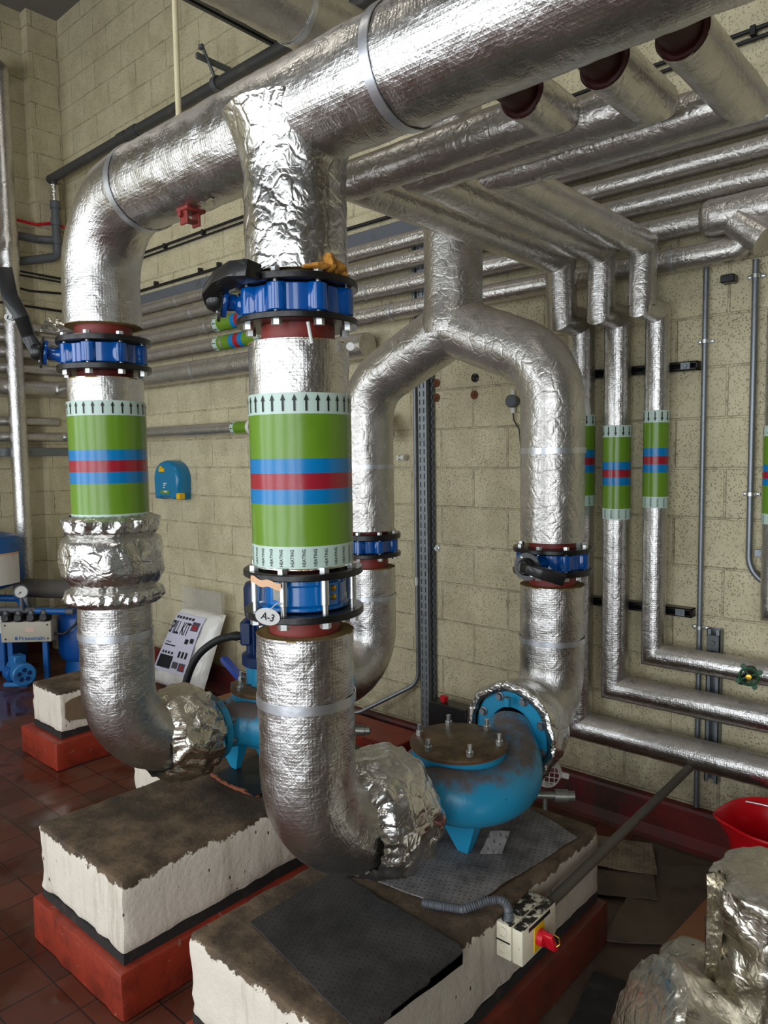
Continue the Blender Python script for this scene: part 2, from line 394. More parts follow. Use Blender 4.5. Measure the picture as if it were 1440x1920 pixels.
_txt = {}
def text2d(s):
    """flat letter faces of a word, cap height 1, starting at x = 0"""
    if s not in _txt:
        cu = bpy.data.curves.new('word', 'FONT'); cu.body = s; cu.size = 1.4; cu.resolution_u = 3; cu.offset = .02
        ob = bpy.data.objects.new('word', cu); COL.objects.link(ob); bpy.context.view_layer.update()
        me = bpy.data.meshes.new_from_object(ob.evaluated_get(bpy.context.evaluated_depsgraph_get()))
        vs = [(v.co.x, v.co.y) for v in me.vertices]; fs = [list(p.vertices) for p in me.polygons]
        x0 = min(v[0] for v in vs); h = max(v[1] for v in vs) - min(0, min(v[1] for v in vs))
        _txt[s] = ([((v[0] - x0), v[1]) for v in vs], fs, max(v[0] for v in vs) - x0)
        bpy.data.objects.remove(ob); bpy.data.meshes.remove(me); bpy.data.curves.remove(cu)
    return _txt[s]
def flat_text(mb, s, o, ex, ey, height, mat, width=None, up=.0012):
    vs, fs, w = text2d(s); ex, ey = V(ex).normalized(), V(ey).normalized(); n = ex.cross(ey); kx = (width / w) if width else height
    mb.add([V(o) + ex * (x * kx) + ey * (y * height) + n * up for x, y in vs], fs, mat)

def camdir(x, y):
    d = V((-x, -y, 0)).normalized(); return d, V((.749, .662, 0)).normalized()
def around(x, y, R, s, z):
    """point on a vertical pipe's near side, s = -1 .. 1 across it"""
    d, _ = camdir(x, y); r = V((-d.y, d.x, 0)); c = math.sqrt(max(0, 1 - s * s)); q = d * (c * R) + r * (s * R)
    return V((x + q.x, y + q.y, z))

def hexhead(mb, o, ax, r=.0125, h=.012, mat=0):
    e1, e2 = frame(ax); o = V(o); ax = V(ax)
    mx = Matrix((( e1.x, e2.x, ax.x, o.x), (e1.y, e2.y, ax.y, o.y), (e1.z, e2.z, ax.z, o.z), (0, 0, 0, 1)))
    mb.prism([(r * math.cos(PI / 3 * i + .26), r * math.sin(PI / 3 * i + .26)) for i in range(6)], mx, 0, h, mat)

def pipe_label(parent, o, ax, R, bands, n=11, ref=None, up=True, big=True, word='HEATING'):
    """printed wrap: arrows, colour bands, lettering. bands = lengths along ax of arrow strip, green, blue, red, blue, green, lettering"""
    mb = MB(); o = V(o); ax = V(ax).normalized(); e1, e2 = frame(ax, ref); d = 0; Rl = R + .0025
    mats = [0, 1, 2, 3, 2, 1, 0]; tot = sum(bands)
    lab = skin(.0007, 14, 5)
    for k, L in enumerate(bands):
        pr = [(d + L * i / 6, Rl) for i in range(7)]
        if k == 0: pr = [(0, R - .002)] + pr
        if k == 6: pr = pr + [(tot, R - .002)]
        mb.rev(o, ax, pr, 72, mats[k], lambda p, a, dd, f: lab(p, a, dd), ref=e1); d += L
    def at(th, sd, lift=.0012): n_ = e1 * math.cos(th) + e2 * math.sin(th); return o + ax * sd + n_ * (Rl + lift)
    h = bands[0]
    for i in range(n):
        th = 2 * PI * i / n + .1; w = .0027; hw = .0068
        s0, s1, s2 = h * .12, h * .62, h * .92
        if not up: pts = [(s0, -w), (s0, w), (s1, w), (s1, -w)], [(s1, -hw), (s1, hw), (s2, 0)]
        else: pts = [(h - s0, -w), (h - s0, w), (h - s1, w), (h - s1, -w)], [(h - s1, -hw), (h - s1, hw), (h - s2, 0)]
        for q in pts:
            mb.add([at(th + y / Rl, s_, .0016) for s_, y in q], [list(range(len(q)))], 4)
        # lettering, read along the pipe
        vs, fs, w_ = text2d(word); Lt = bands[6] * .78; kx = Lt / w_; ky = kx * 1.15
        base = tot - bands[6] * .1
        mb.add([at(th + PI / n + (y - .5) * ky / Rl, base - x * kx) for x, y in vs], fs, 4)
    return mb.build('pipe_label', ['lab_pale', 'lab_green', 'lab_blue', 'lab_red', 'ink'], parent, 60)

def wool_ring(parent, o, ax, R, r, name='wool_edge', m='wool'):
    mb = MB(); k = 40
    mb.rev(o, ax, [(0, r), (.002, r + (R - r) * .35), (-.002, r + (R - r) * .7), (0, R - .001), (-.004, R)], k, 0, lambda p, a, d, f: .003 * ns(p, 60) * (0 if f == 1 else 1))
    return mb.build(name, m, parent)
def tape(parent, o, ax, R, w=.022):
    mb = MB(); mb.rev(V(o) - V(ax).normalized() * w / 2, ax, [(0, R - .001), (0, R + .0022), (w, R + .0022), (w, R - .001)], 64, 0, lambda p, a, d, f: .0006 * ns(p, 30))
    return mb.build('tape_band', 'tape', parent)

# ------------------------------------------------------------------ camera
X1, X2, YF, YR = -2.617, -1.548, 1.40, 2.83
H = 1.92
cam = bpy.data.cameras.new('camera'); cam.sensor_fit = 'AUTO'; cam.sensor_width = 36; cam.lens = 1386 / 1920 * 36; cam.clip_start = .05
co = bpy.data.objects.new('camera', cam); COL.objects.link(co)
ax_, ay_, dn_ = V((.7490542, .0405763, -.6612650)), V((.6623561, -.0672864, .7461614)), V((.0142177, .9969083, .0772771))
right = V((ax_[0], ay_[0], -dn_[0])); upv = V((-ax_[1], -ay_[1], dn_[1])); back = V((-ax_[2], -ay_[2], dn_[2]))
co.matrix_world = Matrix(((right.x, upv.x, back.x, 0), (right.y, upv.y, back.y, 0), (right.z, upv.z, back.z, H), (0, 0, 0, 1)))
SC.camera = co

# ------------------------------------------------------------------ room
def slab(name, lo, hi, m, bev=0): return struct(MB().box(lo, hi, bev).build(name, m, None, 0))
slab('floor', (-7.6, -3.3, -.1), (4.1, 3.7, 0), 'floor')
slab('ceiling', (-7.6, -3.3, 6.2), (4.1, 3.7, 6.3), 'ceil')
slab('wall_back', (-7.6, 3.6, 0), (4.1, 3.75, 6.2), 'wall_x')
slab('wall_left', (-7.65, -3.3, 0), (-7.5, 3.6, 6.2), 'wall_y')
slab('wall_right', (4.0, -3.3, 0), (4.15, 3.6, 6.2), 'dark_wall')
WIN = [(-7.0, -5.3, .5, 3.9), (-4.7, -3.0, .5, 3.9), (-2.4, -.7, .1, 3.9), (-.1, 1.6, .1, 3.9), (2.2, 3.7, .5, 3.9)]
mb = MB(); xs = [-7.65] + [x for w in WIN for x in w[:2]] + [4.15]
for i in range(0, len(xs), 2): mb.box((xs[i], -3.35, 0), (xs[i + 1], -3.2, 6.2))
for a, b_, z0, z1 in WIN:
    mb.box((a, -3.35, z1), (b_, -3.2, 6.2)); mb.box((a, -3.35, 0), (b_, -3.2, z0))
struct(mb.build('wall_front', 'dark_wall', None, 0))
for i, (a, b_, z0, z1) in enumerate(WIN):
    mb = MB()
    for k in range(4):
        x = a + (b_ - a) * k / 3; mb.box((x - .03, -3.32, z0), (x + .03, -3.25, z1))
    for k in range(4):
        z = z0 + (z1 - z0) * k / 3; mb.box((a, -3.32, z - .03), (b_, -3.25, z + .03))
    struct(mb.build('window_%d' % (i + 1), 'white', None, 0))
struct(MB().box((-7.5, 3.3, 0), (-7.38, 3.6, 6.2), .004).build('trim_1', 'wall_y', None, 0))
mb = MB(); prof = [(3.6, .19), (3.565, .185), (3.56, .17), (3.555, .05), (3.52, .012), (3.50, 0)]
for j in range(len(prof) - 1):
    N = 60
    for i in range(N):
        xa, xb = -7.38 + 11.38 * i / N, -7.38 + 11.38 * (i + 1) / N
        (ya, za), (yb, zb) = prof[j], prof[j + 1]
        mb.add([(xa, ya, za), (xb, ya, za), (xb, yb, zb), (xa, yb, zb)], [[0, 3, 2, 1]])
struct(mb.build('baseboard_back', 'skirt', None, 40))
struct(MB().box((-7.5, -3.2, 0), (-7.47, 3.3, .19), .004).build('baseboard_left', 'skirt', None, 0))

# ------------------------------------------------------------------ header
ZH, RH = 2.83, .137
hd = thing('header_pipe', 'large foil-wrapped header pipe crossing overhead, with an elbow at one end', 'pipe', (X2, YF, ZH))
mb = MB(); mb.sweep([(1.2, YF, ZH), (X1, YF, ZH), (X1, YF, 2.405)], RH, 96, .27, .016, False, skin(.0028, 16, 1))
mb.build('foil_jacket', 'foil', hd)
mb = MB()
def flare(p, a, d, f): return .004 * ns(p, 18, 4) + .0035 * max(0, ridge(p, 13, 2)) * (1 if f < .75 else .5) - .001
mb.rev((X2, YF, 2.404), (0, 0, 1), [(i * .012, RH + .001 + .050 * max(0, (i - 21) / 14) ** 2) for i in range(36)], 120, 0, flare)
mb.build('branch_jacket', 'foil_crumple', hd)
for xx in (-1.16, -2.30): tape(hd, (xx, YF, ZH), (1, 0, 0), RH + .003, .026)
wool_ring(hd, (X1, YF, 2.404), (0, 0, -1), RH - .001, .1); wool_ring(hd, (X2, YF, 2.405), (0, 0, -1), RH - .001, .1)
for xx in (X1, X2): MB().cyl((xx, YF, 2.36), (xx, YF, 2.45), .102, 40).build('bare_collar', 'red_oxide', hd)
mb = MB()
for s_, w, h, dz in ((.42, .045, .020, -.002), (.60, .040, .045, .010), (.74, .036, .036, .004), (.86, .03, .030, -.006), (.2, .04, .010, -.004)):
    c = around(X2, YF, RH + .004, s_, 2.408 + dz)
    mb.rev(c - V((0, 0, h * .6)), (0, 0, 1), [(h * 1.2 * i / 8, w * .5 * math.sin(PI * i / 8) ** .7 + .0005) for i in range(9)], 14, 0, lambda p, a, d, f: .016 * ns(p, 40) + .006 * ns(p, 110))
part(mb.build('torn_insulation', 'foam', hd), 'torn yellow foam hanging out under the foil')
mb = MB(); c = around(X1, YF, .15, -.86, 2.40); d0, r0 = camdir(X1, YF)
for i in range(7):
    p = c - r0 * (.011 * i) + V((0, 0, .012 * math.sin(i * 1.9))); mb.add([p, p - r0 * .016 + V((0, 0, .014)), p - r0 * .020 - V((0, 0, .016)) + d0 * .01, p - V((0, 0, .02)) + d0 * .006], [[0, 1, 2, 3]])
part(mb.build('torn_foil', 'foil_warm', hd), 'torn flap of yellowed foil at the insulation end')
mb = MB(); bx = -2.035
mb.box((bx - .020, YF - .030, 2.648), (bx + .020, YF - .022, 2.70), .002); mb.box((bx - .020, YF + .014, 2.648), (bx + .020, YF + .022, 2.70), .002)
mb.box((bx - .030, YF - .036, 2.688), (bx + .030, YF + .036, 2.704), .003); mb.box((bx - .018, YF - .024, 2.658), (bx + .018, YF + .016, 2.664), .001)
hexhead(mb, (bx - .008, YF - .030, 2.678), V((0, -1, 0)), .010, .010)
part(mb.build('support_lug', 'red_oxide', hd), 'red oxide steel lug under the header')
mb = MB()
for i in range(9):
    p = V((bx + .06 + .012 * i, YF - .03 + .01 * math.sin(i * 2), ZH - RH + .003 - .012 * math.sin(PI * i / 8)))
    mb.add([p, p + V((.016, .004, .006)), p + V((.012, .03, .004)), p + V((-.002, .022, .006))], [[0, 1, 2, 3]])
mb.build('loose_foil', 'foil_crumple', hd)

# ------------------------------------------------------------------ valves and flanged joints
def flange_disc(parent, x, y, z0, z1, R=.167, m='black_flange'):
    mb = MB(); mb.cyl((x, y, z0), (x, y, z1), R, 64, 0, .0025); return mb.build('flange', m, parent)
def bolts(parent, x, y, zt, zb, Rb, a0, n=8, m='zinc', nut=.013):
    me = None
    for k in range(n):
        a = a0 + 2 * PI * k / n; px, py = x + Rb * math.cos(a), y + Rb * math.sin(a)
        mb = MB(); mb.cyl((px, py, zb - .008), (px, py, zt + .01), .0075, 12); hexhead(mb, (px, py, zt), V((0, 0, 1)), nut, .013); hexhead(mb, (px, py, zb), V((0, 0, -1)), nut + .001, .015)
        mb.build('bolt', m, parent, 30)
def butterfly(name, label, x, y, zu0, zu1, zl0, zl1, neck, hub, tip, mid=None, grip_w=.032, group='black and blue butterfly valves', tag_at=None, hide_lever=False):
    t = thing(name, label, 'valve', (x, y, zl0), group)
    flange_disc(t, x, y, zu0, zu1); flange_disc(t, x, y, zl0, zl1)
    d, _ = camdir(x, y); a0 = math.atan2(d.y, d.x) + PI / 8
    b0, b1 = zl1 + .004, zu0 - .004; mb = MB(); n = 128; ring = []
    for i in range(n):
        a = 2 * PI * i / n; ph = ((a - a0) % (PI / 4)) / (PI / 4); ph = min(ph, 1 - ph) * 2
        lug = max(0, 1 - (ph / .52) ** 2) ** .5 if ph < .52 else 0
        k = int(((a - a0) % (2 * PI)) / (PI / 4)); flat = .006 if (k % 2 and ph > .6) else 0
        ring.append((math.cos(a) * (.136 + .024 * lug + flat), math.sin(a) * (.136 + .024 * lug + flat)))
    vs = []
    for z, s_ in ((b0, .98), (b0 + .003, 1), (b1 - .003, 1), (b1, .98)): vs += [(x + p[0] * s_, y + p[1] * s_, z) for p in ring]
    fs = [[j * n + i, j * n + (i + 1) % n, (j + 1) * n + (i + 1) % n, (j + 1) * n + i] for j in range(3) for i in range(n)] + [list(range(n))[::-1], [3 * n + i for i in range(n)]]
    mb.add(vs, fs); zc = (b0 + b1) / 2
    nk = V(neck).normalized(); a_, b_ = V((x, y, zc)) + nk * .11, V(hub) - (V(hub) - V((x, y, zc))).normalized() * .03
    nk = (b_ - a_).normalized(); L = (b_ - a_).length
    mb.rev(a_, nk, [(0, .034), (.05, .030), (L - .03, .022), (L - .012, .026), (L - .010, .044), (L, .046), (L + .004, .044), (L + .004, 0)], 24)
    mb.build('body', 'valve_blue', t)
    bolts(t, x, y, zu1, zl0, .143, a0)
    MB().cyl((x, y, zb_ := zl0 - .03), (x, y, zl0), .1, 40).build('bare_collar', 'red_oxide', t)
    # lever: toothed plate, hub, cranked grip
    hub, tip = V(hub), V(tip); mb = MB(); pl = b_ + nk * .006; e1, e2 = frame(nk); k = 40
    mx = Matrix(((e1.x, e2.x, nk.x, pl.x), (e1.y, e2.y, nk.y, pl.y), (e1.z, e2.z, nk.z, pl.z), (0, 0, 0, 1)))
    mb.prism([((.053 + (.004 if i % 2 else 0)) * math.cos(2 * PI * i / (2 * k)), (.053 + (.004 if i % 2 else 0)) * math.sin(2 * PI * i / (2 * k))) for i in range(2 * k)], mx, 0, .007)
    mb.build('notch_plate', 'black', t)
    mb = MB(); mb.rev(pl + nk * .007, nk, [(0, .034), (.006, .036), (.028, .030), (.034, .024), (.034, 0)], 24)
    lv = mid if mid else []
    path = [pl + nk * .022] + [V(q) for q in lv] + [tip]
    side = nk; K = len(path)
    P0 = []; 
    for i, q in enumerate(path):
        tg = (path[min(i + 1, K - 1)] - path[max(i - 1, 0)]).normalized(); wv = tg.cross(side).normalized(); nv = wv.cross(tg).normalized()
        w = [.022, .018, .020, .022][min(i, 3)]; hh = [.024, .022, .025, .028][min(i, 3)] if i < K - 1 else .024
        P0.append([q + wv * w + nv * hh, q - wv * w + nv * hh, q - wv * w - nv * hh, q + wv * w - nv * hh])
    vs = [v for r in P0 for v in r]; fs = [[0, 3, 2, 1]] + [[4 * i + j, 4 * i + (j + 1) % 4, 4 * i + 4 + (j + 1) % 4, 4 * i + 4 + j] for i in range(K - 1) for j in range(4)] + [[4 * K - 4 + j for j in range(4)]]
    bm = bmesh.new(); bv = [bm.verts.new(v) for v in vs]
    for f in fs: bm.faces.new([bv[i] for i in f])
    bmesh.ops.recalc_face_normals(bm, faces=bm.faces); bmesh.ops.bevel(bm, geom=bm.edges[:], offset=.004, segments=2, affect='EDGES', profile=.5); bm.verts.index_update()
    mb.add([v.co for v in bm.verts], [[v.index for v in f.verts] for f in bm.faces]); bm.free()
    lever = mb.build('lever', 'black', t)
    for sgn in (-1, 1):
        q = pl + e1 * (.036 * sgn) + e2 * (.022 * sgn); MB().rev(q + nk * .007, nk, [(0, .006), (.004, .006), (.005, .004), (.005, 0)], 12).build('plate_screw', 'zinc', t)
    return t
butterfly('butterfly_valve', 'blue butterfly valve under the header elbow, its black lever raised beside it', X1, YF, 2.337, 2.359, 2.237, 2.259,
          (-.75, -.66, 0), (-2.765, 1.215, 2.312), (-2.79, 1.13, 2.60), [(-2.768, 1.19, 2.37), (-2.745, 1.16, 2.43), (-2.775, 1.135, 2.50)])
butterfly('butterfly_valve', 'blue butterfly valve on the middle riser, torn yellow insulation above it', X2, YF, 2.370, 2.390, 2.272, 2.290,
          (-.75, -.66, 0), (-1.705, 1.235, 2.346), (-1.50, 1.212, 2.388), [(-1.69, 1.215, 2.362), (-1.64, 1.212, 2.383), (-1.57, 1.212, 2.394)])
butterfly('butterfly_valve', 'small blue butterfly valve on the rear riser above the open blue pump', X2, YR, 1.501, 1.520, 1.406, 1.428,
          (.22, -.975, 0), (-1.505, 2.535, 1.468), (-1.372, 2.60, 1.424), [(-1.48, 2.52, 1.466), (-1.44, 2.54, 1.452)])
butterfly('butterfly_valve', 'blue butterfly valve half hidden behind the big labelled riser', X1, YR, 1.488, 1.515, 1.396, 1.417,
          (-.75, -.66, 0), (-2.79, 2.66, 1.455), (-2.76, 2.56, 1.60), [(-2.78, 2.62, 1.50), (-2.77, 2.58, 1.55)])
# paper tags on the front valves
def oval_tag(o, n, r, word, label, string_to):
    n = V(n).normalized(); e2 = (V((0, 0, 1)) - n * n.z).normalized(); e1 = e2.cross(n); e2, e1 = (e2 * .95 + e1 * .3).normalized(), (e1 * .95 - e2 * .3).normalized(); o = V(o)
    mb = MB(); k = 28; pts = [o + e1 * (r * 1.05 * math.cos(2 * PI * i / k)) + e2 * (r * .72 * math.sin(2 * PI * i / k)) for i in range(k)]
    mb.add(pts + [p - n * .002 for p in pts], [list(range(k))] + [list(range(k, 2 * k))[::-1]] + [[i, k + i, k + (i + 1) % k, (i + 1) % k] for i in range(k)])
    flat_text(mb, word, o - e1 * r * .55 - e2 * r * .3, e1, e2, r * .62, 1, r * 1.1)
    mb.sweep([o + e2 * r * .6, (o + e2 * r * .6).lerp(V(string_to), .5) + V((0, 0, .01)), string_to], .0014, 6, mat=0)
    return tag(mb.build('name_tag', ['white', 'ink'], None), label, 'tag')
oval_tag(around(X2, YF, .185, -.52, 1.502), camdir(X2, YF)[0], .031, 'A-3', 'white oval tag marked A-3 tied to the bolted check valve', around(X2, YF, .152, -.35, 1.53))
oval_tag((-2.80, 1.145, 2.43), camdir(X1, YF)[0], .022, 'L5', 'small white oval tag tied to the raised black lever', (-2.758, 1.15, 2.46))
MB().sweep([around(X2, YF, .158, .16, 2.262), around(X2, YF, .150, .2, 2.235), around(X2, YF, .145, .24, 2.21)], .0045, 8, .01).build('cable_tie', 'white', None)
tag(bpy.data.objects['cable_tie'], 'short white strip hanging from a bolt of the middle valve', 'cable tie')
mb = MB(); c = around(X2, YF, .16, .86, 2.21)
mb.rev(c, camdir(X2, YF)[0], [(-.02, .008), (0, .011), (.003, .011), (.003, 0)], 16); tag(mb.build('test_plug', 'white', None), 'small white round tag behind the middle valve flange', 'tag')

# ------------------------------------------------------------------ front risers
def bands(zs): return [zs[i] - zs[i + 1] for i in range(len(zs) - 1)]
rm = thing('riser_pipe', 'big middle riser wrapped in the green, blue and red HEATING label', 'pipe', (X2, YF, 1.62))
MB().sweep([(X2, YF, 2.226), (X2, YF, 1.617)], .138, 96, 0, .014, False, skin(.0024, 20, 2)).build('foil_jacket', 'foil', rm)
wool_ring(rm, (X2, YF, 2.226), (0, 0, 1), .138, .1); wool_ring(rm, (X2, YF, 1.618), (0, 0, -1), .138, .1)
MB().cyl((X2, YF, 1.605), (X2, YF, 2.27), .101, 40).build('bare_collar', 'red_oxide', rm)
e_ref = camdir(X2, YF)[0]
pipe_label(rm, (X2, YF, 2.085), (0, 0, -1), .139, bands([2.085, 2.03, 1.913, 1.874, 1.832, 1.793, 1.681, 1.622]), 29, e_ref)

cv = thing('check_valve', 'bright blue check valve clamped between black flanges by long zinc studs', 'valve', (X2, YF, 1.477))
flange_disc(cv, X2, YF, 1.591, 1.609, .168); flange_disc(cv, X2, YF, 1.477, 1.497, .168)
mb = MB(); mb.rev((X2, YF, 1.499), (0, 0, 1), [(0, .118), (.004, .126), (.012, .126), (.018, .116), (.068, .116), (.074, .122), (.086, .122), (.09, .114)], 64)
d, r_ = camdir(X2, YF)
for s_ in (.62,):
    a = around(X2, YF, .112, s_, 0); nrm_ = (V((a.x - X2, a.y - YF, 0))).normalized(); tt = V((-nrm_.y, nrm_.x, 0))
    mx = Matrix(((tt.x, 0, nrm_.x, a.x), (tt.y, 0, nrm_.y, a.y), (0, 1, 0, 1.546), (0, 0, 0, 1)))
    mb.box((-.022, -.034, -.01), (.022, .034, .014), .004, 0, mx)
mb.build('body', 'check_blue', cv)
mb = MB()
for dz in (.012, -.012): q = V((a.x, a.y, 1.549 + dz)) + nrm_ * .014; mb.rev(q, nrm_, [(0, .0085), (.004, .0085), (.006, .005), (.006, 0)], 16)
part(mb.build('test_point', 'brass', cv), 'two small brass test plugs')
q = around(X2, YF, .1175, -.60, 1.55); nn = V((q.x - X2, q.y - YF, 0)).normalized(); tt = V((-nn.y, nn.x, 0))
MB().add([q + tt * x + V((0, 0, z)) + nn * .003 for x, z in ((-.014, -.018), (.014, -.018), (.014, .018), (-.014, .018))], [[0, 1, 2, 3]]).build('rating_plate', 'plate_grey', cv)
a0 = math.atan2(d.y, d.x) + PI / 8
for k in range(8):
    an = a0 + PI / 4 * k; px, py = X2 + .144 * math.cos(an), YF + .144 * math.sin(an); mb = MB()
    mb.cyl((px, py, 1.465), (px, py, 1.62), .0085, 16); mb.cyl((px, py, 1.522), (px, py, 1.592), .0115, 18, 0, .001)
    hexhead(mb, (px, py, 1.609), V((0, 0, 1)), .0145, .015); hexhead(mb, (px, py, 1.477), V((0, 0, -1)), .0155, .017)
    mb.build('stud', 'zinc', cv, 30)
mb = MB(); aa = math.atan2(d.y, d.x)
pts = []; K = 12
for i in range(K + 1):
    an = aa - .98 + .62 * i / K; zz = 1.602 - .012 * (i / K) + .003 * math.sin(i)
    pts.append((V((X2 + .1705 * math.cos(an), YF + .1705 * math.sin(an), zz)), V((X2 + .1705 * math.cos(an), YF + .1705 * math.sin(an), zz - .019))))
mb.add([p for q in pts for p in q], [[2 * i, 2 * i + 1, 2 * i + 3, 2 * i + 2] for i in range(K)])
part(mb.build('tan_sticker', 'tag_tan', cv), 'torn tan paper strip on the flange edge')

def jacket(name, label, o, ax, prof, amp, m='foil_crumple', parent=None, seg=150, ruff=(), seed=0, sub=5, cat='insulation'):
    """crumpled foil sleeve; ruff = fractions of the length where the drawstring gathers it"""
    pr = []
    for j in range(len(prof) - 1):
        for i in range(sub): t_ = i / sub; pr.append((prof[j][0] + (prof[j + 1][0] - prof[j][0]) * t_, prof[j][1] + (prof[j + 1][1] - prof[j][1]) * t_))
    pr.append(prof[-1])
    def nf(p, a, d, f):
        v = amp * (1.0 * ridge(p, 6.5, seed) * .8 + .45 * ridge(p, 15, seed + 2) - .55 + .12 * ns(p, 40, seed + 5))
        for f0, w, am in ruff:
            k = math.exp(-((f - f0) / w) ** 2); v += k * am * (math.sin(a * 17 + 5 * ns(p, 6, seed)) * .6 + math.sin(a * 29 + 8 * ns(p, 9, seed + 1)) * .4)
        return v
    mb = MB(); mb.rev(o, ax, pr, seg, 0, nf); o_ = mb.build(name, m, parent, 50)
    return o_ if parent is not None else tag(o_, label, cat)

# middle lower elbow
el = thing('elbow_pipe', 'big foil-wrapped elbow below the check valve, turning into the open pump', 'pipe', (X2, YF, .62))
MB().sweep([(X2, YF, 1.427), (X2, YF, .762), (X2, 1.80, .762)], .138, 96, .26, .014, False, skin(.0030, 17, 6)).build('foil_jacket', 'foil', el)
wool_ring(el, (X2, YF, 1.427), (0, 0, 1), .138, .1); MB().cyl((X2, YF, 1.36), (X2, YF, 1.478), .1, 40).build('bare_collar', 'red_oxide', el)
tape(el, (X2, YF, 1.235), (0, 0, 1), .140, .026)
jacket('flange_jacket', 'crumpled foil jacket gathered round the suction flange of the open pump', (X2, 1.55, .77), (0, 1, 0), [(0, .142), (.02, .150), (.05, .176), (.10, .192), (.17, .197), (.225, .194), (.25, .180), (.262, .140), (.264, .10)], .024, ruff=((.10, .12, .012), (.80, .08, .010)), seed=3)

# left riser
rl = thing('riser_pipe', 'foil-wrapped riser with green HEATING label above a crumpled foil bulge', 'pipe', (X1, YF, .62))
MB().sweep([(X1, YF, 2.213), (X1, YF, .785), (X1, 1.76, .785)], .135, 96, .26, .014, False, skin(.0026, 18, 9)).build('foil_jacket', 'foil', rl)
wool_ring(rl, (X1, YF, 2.213), (0, 0, 1), .136, .1); MB().cyl((X1, YF, 2.15), (X1, YF, 2.237), .1, 40).build('bare_collar', 'red_oxide', rl)
tape(rl, (X1, YF, 1.26), (0, 0, 1), .137, .026)
pipe_label(rl, (X1, YF, 2.128), (0, 0, -1), .137, bands([2.128, 2.075, 1.952, 1.914, 1.872, 1.83, 1.719, 1.664]), 26, camdir(X1, YF)[0])
jacket('wrapped_valve', 'bulging crumpled foil jacket tied round the riser under its green label', (X1, YF, 1.375), (0, 0, 1),
       [(0, .150), (.02, .172), (.055, .170), (.07, .150), (.085, .166), (.12, .183), (.20, .186), (.245, .172), (.258, .152), (.275, .166), (.32, .172), (.335, .142)], .013, ruff=((.10, .08, .010), (.90, .07, .010)), seed=7)
jacket('flange_jacket', 'torn stained foil jacket round the suction flange of the motor pump', (X1, 1.535, .785), (0, 1, 0), [(0, .140), (.02, .150), (.06, .172), (.12, .186), (.17, .184), (.215, .176), (.245, .150), (.25, .10)], .026, 'foil_warm', ruff=((.14, .1, .012), (.75, .1, .010)), seed=11)

# ------------------------------------------------------------------ rear pair: drop, arch, lower elbows
ar = thing('riser_pipe', 'foil-wrapped wishbone of pipe joining two rear risers under one drop', 'pipe', (-2.06, YR, 1.53))
MB().sweep([(X1, YR, 1.53), (X1, YR, 2.255), (-2.06, YR, 2.51), (X2, YR, 2.295), (X2, YR, 1.545)], .1345, 72, [.26, .03, .26], .02, False, skin(.003, 18, 12)).build('foil_jacket', 'foil_dull', ar)
mb = MB(); mb.rev((-2.06, YR, 2.47), (0, 0, 1), [(0, .150), (.04, .152), (.07, .150), (.11, .141), (.16, .1345)] + [(.20 + .05 * i, .1345) for i in range(38)], 72, 0, lambda p, a, d, f: .0028 * ns(p, 18, 13))
mb.build('drop_jacket', 'foil_dull', ar)
tape(ar, (X2, YR, 1.927), (0, 0, 1), .137, .024); tape(ar, (X1, YR, 1.86), (0, 0, 1), .137, .02)
for xx, z in ((X1, 1.531), (X2, 1.546)): wool_ring(ar, (xx, YR, z), (0, 0, -1), .134, .1, 'wool_edge'); MB().cyl((xx, YR, z - .03), (xx, YR, z + .05), .1, 32).build('bare_collar', 'red_oxide', ar)
er = thing('elbow_pipe', 'foil-wrapped rear elbow below the small valve, meeting the open pump flange', 'pipe', (X2, YR, .66))
MB().sweep([(X2, YR, 1.357), (X2, YR, .80), (X2, 2.60, .80)], .136, 72, .21, .016, False, skin(.003, 17, 14)).build('foil_jacket', 'foil', er)
wool_ring(er, (X2, YR, 1.357), (0, 0, 1), .136, .1); MB().cyl((X2, YR, 1.30), (X2, YR, 1.406), .1, 32).build('bare_collar', 'red_oxide', er)
tape(er, (X2, YR, 1.122), (0, 0, 1), .139, .022)
jacket('flange_jacket', 'foil collar flared open round the bolted blue discharge flange', (X2, 2.70, .80), (0, -1, 0), [(0, .145), (.03, .166), (.09, .188), (.15, .200), (.19, .208), (.214, .204), (.222, .192), (.220, .176), (.212, .166)], .009, ruff=((.72, .12, .008),), seed=21)
el2 = thing('elbow_pipe', 'rear foil-wrapped elbow behind the big middle riser, turning to the motor pump', 'pipe', (X1, YR, .62))
MB().sweep([(X1, YR, 1.337), (X1, YR, .79), (X1, 2.45, .79)], .136, 72, .22, .018, False, skin(.003, 17, 15)).build('foil_jacket', 'foil', el2)
wool_ring(el2, (X1, YR, 1.337), (0, 0, 1), .136, .1); MB().cyl((X1, YR, 1.30), (X1, YR, 1.396), .1, 32).build('bare_collar', 'red_oxide', el2)
tape(el2, (X1, YR, 1.184), (0, 0, 1), .139, .022)

